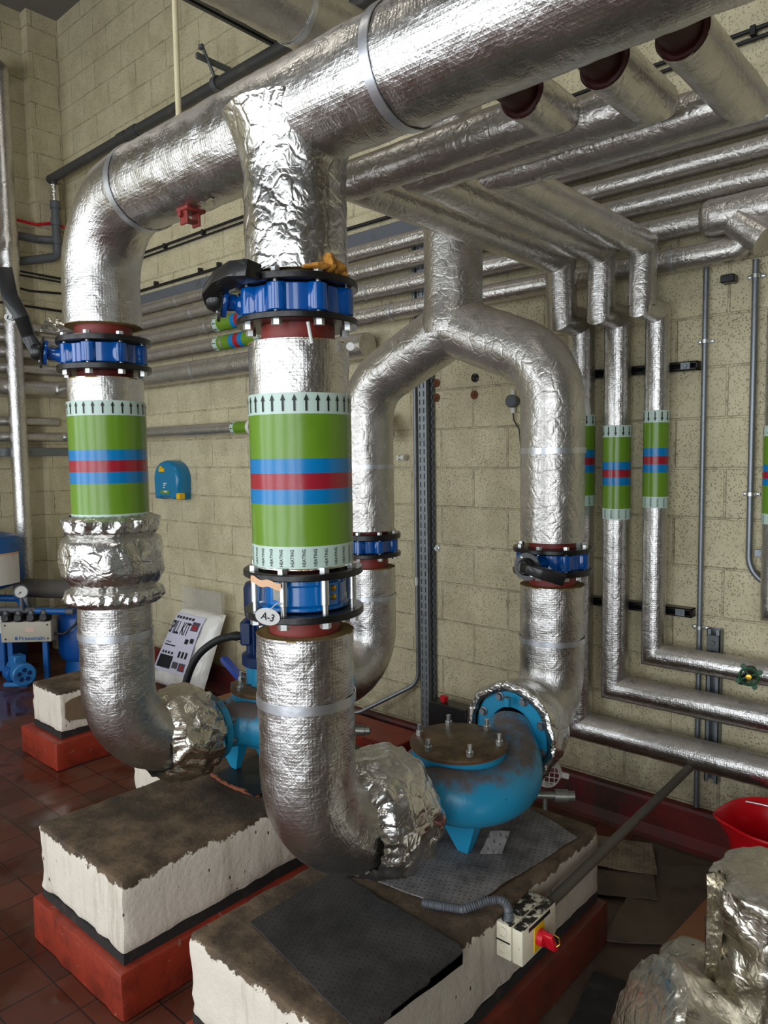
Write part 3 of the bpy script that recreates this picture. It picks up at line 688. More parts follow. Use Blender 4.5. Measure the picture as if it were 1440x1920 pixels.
# ------------------------------------------------------------------ three runs from the header to the wall
RUN = [(-1.02, 1.84, -1.76, .062, .072, -1.75, .50, 'the lowest'), (-.80, 1.955, -1.548, .062, .064, -1.553, .74, 'the middle'), (-.62, 2.13, -1.352, .060, .055, -1.36, .94, 'the top')]
LB = ['foil-wrapped run whose wall riser hides behind the big rear riser, ending lowest along the wall', 'foil-wrapped run with the lower green label, ending as middle of three wall pipes', 'foil-wrapped run with the higher green label, ending as the top of three wall pipes']
ZT = [2.105, 2.045, 2.108]
for i, (xs_, yx, xr, R, Rw, xw, zb, _) in enumerate(RUN):
    t = thing('branch_pipe', LB[i], 'pipe', (xw, 3.48, zb - Rw), 'insulated branches from the header')
    MB().sweep([(xs_, 1.70, ZH), (xs_, yx, ZH), (xr, yx, ZH), (xr, 3.29, ZH), (xw, 3.29, 2.565)], R, 48, 0, .03, False, skin(.0022, 18, 30 + i)).build('foil_jacket', 'foil_dull', t)
    MB().sweep([(xr + (xw - xr) * 0, 3.29, ZH), (xw, 3.29, 2.565), (xw, 3.48, 2.565), (xw, 3.48, zb), (.9, 3.48, zb)], Rw, 48, 0, .03, True, skin(.0018, 20, 40 + i)).build('foil_jacket', 'foil', t)
    MB().cyl((xs_, YF + .05, ZH), (xs_, 1.74, ZH), .045, 32).build('bare_branch', 'dark_red', t)
    wool_ring(t, (xs_, 1.70, ZH), (0, -1, 0), R, .045, 'wool_edge', 'dark_red')
    z = ZT[i]; L = [.056, .119, .038, .038, .038, .114, .053]
    pipe_label(t, (xw, 3.48, z), (0, 0, -1), Rw + .001, L, 12, camdir(xw, 3.48)[0], False, False)
# handwheel valve on the top wall pipe
hw = thing('gate_valve', 'small green handwheel valve on the top wall pipe', 'valve', (-.90, 3.40, .93))
mb = MB(); c = V((-.893, 3.345, .952)); n_ = V((.18, -.98, .05)).normalized(); e1, e2 = frame(n_); k = 40
mb.sweep([c + e1 * .036 * math.cos(2 * PI * j / 24) + e2 * .036 * math.sin(2 * PI * j / 24) for j in range(25)], .006, 8, 0, .02)
for j in range(4):
    a = PI / 2 * j + .5; q = e1 * math.cos(a) + e2 * math.sin(a); mb.sweep([c, c + q * .036], .005, 8); 
    mb.rev(c + q * .048 - n_ * .004, n_, [(0, 0), (0, .011), (.008, .011), (.008, 0)], 14)
mb.build('handwheel', 'green_wheel', hw)
mb = MB(); mb.rev(c, -n_, [(-.012, 0), (-.012, .008), (.0, .009), (.02, .009), (.025, .02), (.05, .026), (.09, .03)], 20); mb.cyl(c + V((-.04, .03, -.03)), c + V((-.04, .06, -.03)), .022, 18); mb.build('bonnet', 'black_flange', hw)
MB().rev(c + n_ * .006, n_, [(0, .013), (.008, .011), (.009, 0)], 16).build('stem_nut', 'brass', hw)

# ------------------------------------------------------------------ pipes along the back wall, round the corner and along the side wall
WP = [(3.195, .046, 1.4, 'highest'), (3.075, .050, 1.4, 'second'), (2.94, .054, 1.4, 'third'), (2.793, .052, -1.02, 'fourth')]
WL = ['highest of the thin foil pipes stacked along the block wall', 'second from top of the foil pipes stacked along the block wall', 'third foil pipe down on the block wall, with a green sleeve label', 'fourth foil pipe down on the block wall, with a green, blue and red label']
for i, (z, R, xe, _) in enumerate(WP):
    t = thing('wall_pipe', WL[i], 'pipe', (-3, 3.5, z - R), 'foil pipes along the block wall')
    pts = [(-7.37, .5, z), (-7.37, 3.5, z), (xe, 3.5, z)]
    if i == 3: pts = [(-7.37, .5, z), (-7.37, 3.5, z), (-1.02, 3.5, z), (-.95, 3.5, 2.92)]
    MB().sweep(pts, R, 36, .09 if i != 3 else [.09, .03], .045, True, skin(.0022, 14, 50 + i)).build('foil_jacket', 'foil_dull', t)
    for q in (-3.6, -5.3, -1.9): tape(t, (q + .2 * i, 3.5, z), (1, 0, 0), R + .001, .02)
    if i == 2: pipe_label(t, (-4.789, 3.5, z), (1, 0, 0), R, [.05, .17, .05, .05, .05, .12, .04], 8, (0, -1, 0), True, False)
    if i == 3: pipe_label(t, (-4.797, 3.5, z), (1, 0, 0), R, [.05, .15, .05, .06, .05, .14, .05], 8, (0, -1, 0), True, False)
    if i == 1: pipe_label(t, (-4.621, 3.5, z), (1, 0, 0), R, [.05, .15, .05, .06, .05, .14, .05], 8, (0, -1, 0), True, False)
t = thing('wall_pipe', 'thick foil pipe lowest in the stack along the block wall', 'pipe', (-5, 3.48, 2.53), 'foil pipes along the block wall')
MB().sweep([(-7.37, .5, 2.61), (-7.37, 3.48, 2.61), (-3.2, 3.48, 2.61)], .08, 40, .12, .04, True, skin(.0025, 14, 60)).build('foil_jacket', 'foil_dull', t); tape(t, (-5.05, 3.48, 2.61), (1, 0, 0), .081, .025)
t = thing('wall_pipe', 'lone thin foil pipe crossing the wall above the blue eyewash box', 'pipe', (-5, 3.51, 2.1), 'foil pipes along the block wall')
MB().sweep([(-7.37, .5, 2.14), (-7.37, 3.51, 2.14), (-3.1, 3.51, 2.14)], .046, 32, .08, .05, True, skin(.0018, 14, 61)).build('foil_jacket', 'foil_dull', t)
pipe_label(t, (-4.63, 3.51, 2.14), (1, 0, 0), .046, [.04, .16, .01, .06, .01, .02, .02], 8, (0, -1, 0), True, False)
MB().rev((-4.43, 3.51, 2.14), (1, 0, 0), [(0, .046), (0, .056), (.035, .056), (.035, .046)], 32).build('end_collar', 'white', t)
mb = MB(); mb.sweep([(-3.14, 3.5, 2.14), (-3.08, 3.48, 2.13), (-3.03, 3.46, 2.02)], .05, 24, .02, .02, True, skin(.006, 22, 62)); mb.build('wrapped_end', 'foil_crumple', t)
t = thing('wall_pipe', 'short thin foil pipe on the side wall above the steel tray', 'pipe', (-7.38, 2.4, 2.25), 'foil pipes along the block wall')
MB().sweep([(-7.38, .5, 2.29), (-7.38, 3.42, 2.29)], .045, 28, 0, .05, True, skin(.0018, 14, 63)).build('foil_jacket', 'foil_dull', t)
t = thing('wall_pipe', 'foil pipe highest of all on the wall, seen past the three overhead branches', 'pipe', (-1, 3.5, 3.26), 'foil pipes along the block wall')
MB().sweep([(-2.3, 3.5, 3.325), (1.4, 3.5, 3.325)], .062, 36, 0, .045, True, skin(.0022, 14, 66)).build('foil_jacket', 'foil_dull', t)
# foil sleeve where two wall pipes meet
jacket('wrapped_valve', 'foil-wrapped tee near the frame edge where two wall pipes meet', (-1.17, 3.49, 2.94), (1, 0, 0), [(0, .056), (.02, .076), (.06, .082), (.30, .082), (.9, .082)], .006, 'foil_dull', seed=31, seg=60)
mb = MB(); mb.sweep([(-1.02, 3.47, 2.90), (-.90, 3.46, 2.80)], .068, 36, 0, .02, True, skin(.004, 16, 33)); tag(mb.build('wrapped_valve', 'foil_dull', None), 'foil gusset hanging under the wrapped tee on the wall pipes', 'insulation')
t = thing('riser_pipe', 'foil-wrapped wall riser with green label cut by the frame edge', 'pipe', (-.83, 3.5, 1.2))
MB().sweep([(-.83, 3.49, 2.50), (-.83, 3.49, 1.23), (.9, 3.49, 1.23)], .062, 40, 0, .03, True, skin(.002, 18, 64)).build('foil_jacket', 'foil', t)
pipe_label(t, (-.83, 3.49, 2.02), (0, 0, -1), .063, [.045, .12, .03, .03, .03, .12, .045], 10, camdir(-.83, 3.5)[0], False, False)

# vertical foil pipes on the side wall
t = thing('riser_pipe', 'tall thin foil pipe standing against the side wall behind the blue tank', 'pipe', (-7.25, 3.0, 0.4))
MB().sweep([(-7.5, 2.98, 5.50), (-7.25, 2.98, 5.50), (-7.25, 2.98, .4)], .078, 36, .07, .04, True, lambda p, a, L: .0025 * ns(p, 14, 65) + (.018 * max(0, math.exp(-((p[2] - 3.86) / .16) ** 2)) * (1 + ns(p, 18, 1)))).build('foil_jacket', 'foil', t)

# ------------------------------------------------------------------ overhead odds and ends
t = thing('header_pipe', 'dusty foil-wrapped pipe high up, partly hidden behind the main header', 'pipe', (-2.95, 2.2, 4.2))
MB().sweep([(-2.98, -1.0, 4.22), (-2.98, 3.6, 4.22)], .165, 64, 0, .04, False, skin(.004, 12, 70)).build('foil_jacket', 'foil_dull', t); tape(t, (-2.98, 2.72, 4.22), (0, 1, 0), .167, .03)
mb = MB(); y0, y1, xc, zc = -1.0, 3.6, -4.12, 4.83
mb.box((xc - .04, y0, zc + .02), (xc + .04, y1, zc + .028)); mb.box((xc - .04, y0, zc - .04), (xc - .034, y1, zc + .02)); mb.box((xc + .034, y0, zc - .04), (xc + .04, y1, zc + .02))
mb.box((xc - .034, y0, zc - .04), (xc - .014, y1, zc - .034)); mb.box((xc + .014, y0, zc - .04), (xc + .034, y1, zc - .034)); mb.box((xc - .07, 3.585, zc - .09), (xc + .07, 3.6, zc + .09))
tag(mb.build('steel_channel', 'beam', None, 0), 'dark steel channel running out from the wall near the ceiling', 'channel')
t = thing('soil_pipe', 'dark plastic pipe sloping along the block wall above everything', 'pipe', (-4, 3.5, 4.6))
MB().sweep([(-7.5, 3.46, 4.655), (.9, 3.5, 4.69)], .042, 24, 0, .3).build('barrel', 'soil_black', t)
for q in (-5.83, -6.0): MB().cyl((q - .06, 3.467 , 4.662), (q + .06, 3.467, 4.662), .050, 24, 0, .004).build('socket', 'soil_black', t)
t = thing('pipe_hanger', 'bent steel bracket and rod hanging the dark wall pipe', 'bracket', (-4.7, 3.45, 4.7))
mb = MB(); mb.box((-4.68, 3.30, 4.79), (-4.655, 3.6, 4.83), .003); mb.build('arm', 'steel_grey', t)
mb = MB(); mb.cyl((-4.66, 3.47, 4.67), (-4.66, 3.34, 4.90), .012, 12); mb.rev((-4.66, 3.34, 4.86), (0, 0, 1), [(0, 0), (.004, .022), (.03, .022), (.034, 0)], 12); mb.build('rod', 'steel_grey', t)
mb = MB(); mb.rev((-4.69, 3.47, 4.67), (1, 0, 0), [(0, .044), (0, .052), (.05, .052), (.05, .044)], 24); mb.build('clip', 'steel_grey', t)
t = thing('conduit', 'cream plastic conduit hanging down to the top of the header', 'conduit', (-2.10, 1.41, 2.96))
MB().cyl((-2.10, 1.41, 2.98), (-2.10, 1.41, 6.2), .0095, 16).build('tube', 'cream_pvc', t)
mb = MB(); mb.box((-2.145, 1.375, 2.962), (-2.065, 1.445, 2.985), .004); mb.rev((-2.10, 1.41, 2.98), (0, 0, 1), [(0, .016), (.02, .015), (.024, .0095)], 16); mb.build('foot', 'cream_pvc', t)

# cables and trunking on the back wall
def cable(label, pts, r, m='black_rubber', fil=.03, clips=()):
    t = thing('cable', label, 'cable', pts[0]); MB().sweep(pts, r, 10, fil, .2).build('sheath', m, t)
    for q in clips: MB().box((q[0] - .012, q[1] - .018, q[2] - .02), (q[0] + .012, q[1] + .02, q[2] + .022), .003).build('clip', 'black_rubber', t)
    return t
cl = [(-5.6, 3.58, 3.70), (-5.05, 3.58, 3.70), (-4.4, 3.58, 3.70), (-1.0, 3.58, 3.72), (-.72, 3.58, 3.72), (-2.0, 3.58, 3.71), (-3.2, 3.58, 3.70)]
cable('upper of two black cables clipped side by side along the wall', [(-7.36, 1.5, 3.735), (-7.36, 3.578, 3.71), (-6.5, 3.578, 3.705), (1.0, 3.578, 3.735)], .010, clips=cl)
cable('lower of two black cables clipped side by side along the wall', [(-7.36, 1.5, 3.70), (-7.36, 3.578, 3.675), (-6.5, 3.578, 3.665), (1.0, 3.578, 3.695)], .009)
cable('black cable clipped just above the grey trunking', [(-7.36, 1.5, 3.41), (-7.36, 3.575, 3.39), (-5.0, 3.575, 3.392), (1.0, 3.575, 3.40)], .012, clips=[(-5.75, 3.575, 3.41), (-5.1, 3.575, 3.41), (-4.85, 3.575, 3.41)])
cable('single black cable on the side wall between grey pipes and trunking', [(-7.37, 1.5, 3.60), (-7.37, 2.7, 3.61), (-7.37, 3.2, 3.545), (-7.36, 3.57, 3.57)], .011)
cable('sagging red cable crossing the side wall by the corner', [(-7.46, 1.5, 4.22), (-7.46, 2.99, 4.225), (-7.37, 3.3, 4.19), (-7.36, 3.45, 4.235), (-7.30, 3.57, 4.20), (-6.5, 3.575, 4.18)], .014, 'red_plastic')
tag(MB().box((-7.34, 3.54, 3.245), (-2.35, 3.6, 3.34), .003).build('trunking', 'grey_pvc', None, 0), 'grey rectangular cable trunking along the block wall', 'trunking')
tag(MB().box((-7.42, .5, 1.955), (-7.36, 3.54, 2.035), .003).build('trunking', 'zinc_dull', None, 0), 'galvanised trunking low on the side wall', 'trunking')
t = thing('waste_pipe', 'grey plastic stack in the corner with a branch at each end', 'pipe', (-7.3, 3.46, 3.8))
MB().sweep([(-7.30, 3.46, 4.38), (-7.30, 3.46, 3.90), (-7.36, 3.1, 3.80), (-7.37, 1.2, 3.87)], .040, 20, .07, .06).build('barrel', 'grey_pvc', t)
MB().sweep([(-7.30, 3.46, 4.06), (-7.37, 3.30, 4.05), (-7.37, 1.2, 4.04)], .038, 20, .07, .06).build('branch', 'grey_pvc', t)
for z in (4.02, 4.2, 4.36): MB().rev((-7.30, 3.46, z), (0, 0, 1), [(0, .040), (0, .048), (.07, .048), (.07, .040)], 20).build('socket', 'grey_pvc', t)
MB().sweep([(-7.30, 3.46, 4.43), (-7.30, 3.46, 4.58)], .044, 20, 0, .03, True, skin(.004, 20)).build('foil_sleeve', 'foil_crumple', t)
MB().rev((-7.30, 3.46, 4.38), (0, 0, 1), [(0, .02), (.02, .03), (.03, .018), (.05, .018)], 14).build('neck', 'black', t); MB().cyl((-7.30, 3.46, 4.57), (-7.30, 3.46, 4.68), .03, 16).build('upper_neck', 'soil_black', t)

# ------------------------------------------------------------------ conduits, brackets, tray on the back wall
def conduit(label, pts, r, saddles, fil=.12, m='zinc_dull'):
    t = thing('conduit', label, 'conduit', (pts[-1][0], pts[-1][1], min(p[2] for p in pts)), 'steel conduits on the back wall'); MB().sweep(pts, r, 16, fil, .3).build('tube', m, t)
    for x, z in saddles:
        mb = MB(); mb.rev((x, pts[0][1], z - .008), (0, 0, 1), [(0, r), (0, r + .004), (.016, r + .004), (.016, r)], 18); mb.box((x - .038, 3.585, z - .008), (x + .038, 3.60, z + .008), .002)
        for sg in (-1, 1): mb.rev((x + sg * .027, 3.588, z), (0, -1, 0), [(0, .008), (.006, .008), (.008, .004), (.008, 0)], 12)
        mb.build('saddle', 'zinc', t)
conduit('straight steel conduit down the wall beside three labelled risers', [(-1.177, 3.575, 2.75), (-1.177, 3.575, 0.2)], .0125, [(-1.177, 2.42), (-1.177, 1.08)])
conduit('steel conduit bending away at its foot near the frame edge', [(-.967, 3.575, 2.75), (-.967, 3.575, 1.315), (.8, 3.575, 1.25)], .0135, [(-.967, 2.68), (-.967, 1.72)], .13)
t = thing('conduit', 'steel conduit beside the perforated tray, bending off behind the motor pump', 'conduit', (-2.9, 3.57, .25), 'steel conduits on the back wall')
MB().sweep([(-2.898, 3.575, 3.2), (-2.898, 3.575, .47), (-3.28, 3.44, .235), (-3.7, 3.3, .12)], .0135, 14, .12, .3).build('tube', 'zinc_dull', t)
MB().rev((-2.898, 3.575, 1.1), (0, 0, 1), [(0, .0135), (0, .018), (.05, .018), (.05, .0135)], 16).build('coupler', 'zinc', t)
t = thing('cable_tray', 'upright perforated galvanised cable tray fixed to the block wall', 'tray', (-2.82, 3.57, 0))
mb = MB(); x0, x1, yf = -2.855, -2.785, 3.545
mb.box((x0, yf, .1), (x0 + .003, 3.59, 3.2)); mb.box((x1 - .003, yf, .1), (x1, 3.59, 3.2))
cols = [x0, x0 + .012, x0 + .022, x0 + .043, x0 + .053, x1]; z = .1
for a, b_ in ((0, 1), (2, 3), (4, 5)): mb.box((cols[a], yf, .1), (cols[b_], yf + .002, 3.2))
while z < 3.2:
    for a, b_ in ((1, 2), (3, 4)): mb.box((cols[a], yf, z), (cols[b_], yf + .002, z + .018))
    z += .05
mb.build('channel', 'zinc_dull', t, 0)
mb = MB()
for k in range(60): mb.box((x1 + .006, 3.575, .15 + .05 * k), (x1 + .018, 3.585, .175 + .05 * k))
mb.box((x1 + .002, 3.585, .1), (x1 + .022, 3.590, 3.2)); mb.build('edge_strip', 'steel_grey', t, 0)
MB().box((x0 + .004, yf + .004, .1), (x1 - .004, yf + .006, 3.2)).build('tray_back', 'steel_grey', t, 0)
def strut(label, x0, x1, z, zt):
    t = thing('strut_rail', label, 'bracket', ((x0 + x1) / 2, 3.58, z - .021), 'black strut rails behind the wall risers')
    mb = MB(); y0, y1 = 3.545, 3.6
    mb.box((x0, y1 - .004, z - .0205), (x1, y1, z + .0205)); mb.box((x0, y0, z + .017), (x1, y1, z + .0205)); mb.box((x0, y0, z - .0205), (x1, y1, z - .017))
    mb.box((x0, y0, z + .011), (x1, y0 + .003, z + .0205)); mb.box((x0, y0, z - .0205), (x1, y0 + .003, z - .011)); mb.box((x1 - .004, y0, z - .0205), (x1, y1, z + .0205)); mb.build('channel', 'black_flange', t, 0)
    mb = MB(); mb.box((x1 - .075, y0 - .006, z - .017), (x1 - .03, y0, z + .017), .002); hexhead(mb, (x1 - .052, y0 - .006, z), V((0, -1, 0)), .010, .008); mb.build('square_washer', 'zinc_dull', t, 30)
strut('upper black strut rail behind the three labelled risers', -1.90, -1.20, 2.312, 0); strut('lower black strut rail behind the three labelled risers', -1.90, -1.205, 1.148, 0)
strut('short black strut rail end by the frame edge', -.905, -.86, 1.46, 0)
t = thing('strut_rail', 'upright galvanised strut channel behind the stacked wall pipes', 'bracket', (-1.105, 3.57, .3)); mb = MB()
mb.box((-1.135, 3.596, .35), (-1.075, 3.6, 1.085)); mb.box((-1.135, 3.55, .35), (-1.131, 3.6, 1.085)); mb.box((-1.079, 3.55, .35), (-1.075, 3.6, 1.085)); mb.box((-1.135, 3.55, .35), (-1.117, 3.553, 1.085)); mb.box((-1.093, 3.55, .35), (-1.075, 3.553, 1.085)); mb.build('channel', 'zinc_dull', t, 0)
mb = MB(); mb.box((-1.132, 3.54, .985), (-1.078, 3.55, 1.06), .002); hexhead(mb, (-1.105, 3.54, 1.025), V((0, -1, 0)), .012, .012); mb.build('square_washer', 'steel_grey', t, 30)
tag(MB().box((-1.105, 3.54, 2.665), (-1.045, 3.60, 2.70), .004).build('wall_clip', 'black', None), 'small black clip on the wall beneath the wrapped tee', 'clip')
for i, (x, z, lb) in enumerate(((-2.751, 2.26, 'rusty anchor bolt on the wall just right of the tray, lower one'), (-2.75, 2.347, 'rusty anchor bolt by the tray, close under the wishbone pipe'), (-2.475, 2.259, 'rusty round anchor bolt on the wall midway between rear risers'), (-2.47, 2.357, 'dark small anchor bolt just under the wishbone pipe'))):
    mb = MB(); mb.rev((x, 3.601, z), (0, -1, 0), [(0, .026), (.006, .025), (.010, .018), (.012, .010), (.020, .009), (.022, 0)], 20); tag(mb.build('anchor_bolt', 'rust' if i != 3 else 'black_flange', None), lb, 'bolt', 'rusty anchor bolts in the wall')
t = thing('sensor', 'grey round temperature sensor on the wall beside the rear riser', 'sensor', (-2.2, 3.57, 2.15))
MB().rev((-2.2, 3.6, 2.205), (0, -1, 0), [(0, .03), (.03, .032), (.036, .036), (.05, .035), (.056, .028), (.056, 0)], 28).build('housing', 'grey_pvc', t)
mb = MB(); mb.cyl((-2.2, 3.575, 2.17), (-2.2, 3.575, 2.14), .014, 14); mb.cyl((-2.2, 3.575, 2.235), (-2.2, 3.575, 2.27), .012, 14); mb.build('gland', 'white', t); MB().sweep([(-2.2, 3.575, 2.14), (-2.195, 3.575, 2.10), (-2.165, 3.58, 2.05), (-2.15, 3.585, 1.9)], .004, 8, .02).build('lead', 'black_rubber', t)
mb = MB(); mb.rev((-3.03, 3.57, 1.90), (1, 0, 0), [(0, .008), (.02, .010), (.022, .018), (.05, .018), (.05, 0)], 14); mb.box((-3.045, 3.56, 1.885), (-3.03, 3.6, 1.915)); tag(mb.build('wall_clip', 'white', None), 'small white plastic fitting on the wall left of the tray', 'clip')
mb = MB(); mb.rev((-2.755, 3.6, 1.342), (0, -1, 0), [(0, .02), (.008, .02), (.01, .012), (.02, .010), (.02, 0)], 18); mb.box((-2.79, 3.588, 1.325), (-2.74, 3.6, 1.36)); tag(mb.build('wall_clip', 'zinc', None), 'metal fixing lug on the wall at the edge of the tray', 'clip')

# ------------------------------------------------------------------ eyewash box
t = thing('eyewash_box', 'bright blue plastic eyewash box with yellow latch hung on the wall', 'eyewash station', (-5.53, 3.55, 1.56))
mb = MB(); x0, x1, z0, z1 = -5.74, -5.36, 1.565, 1.90; K = 26
out = [(x0 + .01, z0), (x0 + .09, z0), (x0 + .10, z0 + .012), (x1 - .10, z0 + .012), (x1 - .09, z0), (x1 - .01, z0)] + [((x0 + x1) / 2 + (x1 - x0) / 2 * math.cos(a) * 1.0, z1 - .165 + .165 * math.sin(a)) for a in [PI * i / K for i in range(K + 1)]]
c_ = V(((x0 + x1) / 2, (z0 + z1) / 2))
rings = []
for y, s_ in ((3.6, .97), (3.54, 1.0), (3.50, .985), (3.475, .94), (3.468, .86)): rings.append([(c_.x + (p[0] - c_.x) * s_, y, c_.y + (p[1] - c_.y) * s_) for p in out])
n = len(out); vs = [p for r in rings for p in r]
fs = [[j * n + i, j * n + (i + 1) % n, (j + 1) * n + (i + 1) % n, (j + 1) * n + i] for j in range(4) for i in range(n)] + [[4 * n + i for i in range(n)]]
mb.add(vs, [f[::-1] if len(f) == 4 else f for f in fs]); mb.build('case', 'eyewash_blue', t, 50)
mb = MB(); mb.box((-5.63, 3.455, 1.80), (-5.55, 3.475, 1.832), .006, 0, None, 2); mb.box((-5.61, 3.45, 1.825), (-5.575, 3.47, 1.85), .005); mb.build('latch', 'yellow', t)
mb = MB(); mb.box((-5.385, 3.46, 1.572), (-5.335, 3.52, 1.625), .006); mb.build('pull_tab', 'yellow', t)
mb = MB()
for x, z, w, h in ((-5.575, 1.70, .05, .008), (-5.575, 1.685, .03, .008), (-5.58, 1.665, .025, .008)): mb.box((x, 3.464, z), (x + w, 3.468, z + h), 0, 0)
mb.box((-5.62, 3.464, 1.615), (-5.49, 3.468, 1.645), 0, 1); mb.box((-5.57, 3.462, 1.628), (-5.52, 3.466, 1.640), 0, 0); mb.build('printed_badge', ['white', 'lab_green'], t, 0)

# ------------------------------------------------------------------ plinths
def rough_box(lo, hi, seed, amp=.006, div=.03, rnd=.012):
    mb = MB(); lo, hi = V(lo), V(hi); bm = bmesh.new(); bmesh.ops.create_cube(bm, size=1)
    for v in bm.verts: v.co = V([(lo[i] + hi[i]) / 2 + v.co[i] * (hi[i] - lo[i]) for i in range(3)])
    bmesh.ops.bevel(bm, geom=bm.edges[:], offset=rnd, segments=2, affect='EDGES', profile=.5)
    for ax in range(3):
        k = int((hi[ax] - lo[ax]) / div); nn = V([1 if i == ax else 0 for i in range(3)])
        for j in range(1, k): bmesh.ops.bisect_plane(bm, geom=bm.verts[:] + bm.edges[:] + bm.faces[:], plane_co=lo + nn * ((hi[ax] - lo[ax]) * j / k), plane_no=nn)
    for v in bm.verts:
        ed = sum(1 for i in range(3) if min(v.co[i] - lo[i], hi[i] - v.co[i]) < rnd * 1.2)
        q = ns(v.co, 9, seed) + .6 * ns(v.co, 22, seed + 1)
        cen = (lo + hi) / 2; dr = (v.co - cen).normalized()
        v.co -= dr * (amp * (.5 + q) + (amp * 1.6 * max(0, ridge(v.co, 12, seed) - .1) if ed > 1 else 0))
    bm.verts.index_update(); mb.add([v.co for v in bm.verts], [[v.index for v in f.verts] for f in bm.faces]); bm.free(); return mb
def plinth(label, x0, x1, y0, y1, top, m='block', seed=0, o=.03):
    t = thing('machine_plinth', label, 'plinth', ((x0 + x1) / 2, (y0 + y1) / 2, 0), 'white concrete machine plinths')
    rough_box((x0, y0, .213), (x1, y1, top + .003), seed).build('concrete_block', m, t, 35)
    MB().box((x0 + .006, y0 + .006, .175), (x1 - .006, y1 - .006, .216)).build('isolation_strip', 'strip', t, 0)
    rough_box((x0 - o, y0 - o, 0), (x1 + o, y1 + o, .178), seed + 3, .004, .06, .012).build('curb', 'curb', t, 35)
    return t
plinth('white concrete plinth nearest the camera carrying the open blue pump', -1.885, -1.213, 1.195, 2.60, .476, 'block', 1)
p1 = plinth('white concrete plinth with bare brown top under the motor pump', -2.925, -2.283, 1.195, 2.60, .476, 'block', 2)
mb = MB(); mb.rev((-2.80, 1.41, .4775), (0, 0, 1), [(0, .0), (-.006, .02), (-.002, .05), (.001, .056)], 24, 0, lambda p, a, d, f: .006 * ns(p, 40)); part(mb.build('anchor_pocket', 'strip', p1), 'dark chipped anchor pocket in the top')
plinth('small white plinth on a red curb, its side paint scraped to bare patches', -4.90, -4.50, 2.01, 2.62, .47, 'block_low', 4, .06)
p3 = bpy.data.objects['machine_plinth.002']
mb = MB(); K = 22; y0_, y1_, z0_, z1_ = 2.04, 2.50, .27, .43
pts = [V((-4.496, (y0_ + y1_) / 2 + (y1_ - y0_) / 2 * math.copysign(abs(math.cos(2 * PI * i / K)) ** .5, math.cos(2 * PI * i / K)) * (1 + .12 * ns((i, 1, 0), .9)), (z0_ + z1_) / 2 + (z1_ - z0_) / 2 * math.copysign(abs(math.sin(2 * PI * i / K)) ** .5, math.sin(2 * PI * i / K)) * (1 + .2 * ns((i, 5, 2), .8)))) for i in range(K)]
mb.add(pts + [p - V((.006, 0, 0)) for p in pts], [list(range(K))] + [[i, K + i, K + (i + 1) % K, (i + 1) % K] for i in range(K)])
part(mb.build('bare_patch', plain('bare_concrete', (126, 106, 82), .9, 0, .6, (84, 68, 50, .7), 26), p3, 0), 'bare brown patch where the white paint has gone')
plinth('low white plinth half hidden behind the bent riser', -3.375, -3.02, 1.86, 2.5, .44, 'block_low', 5, .06)

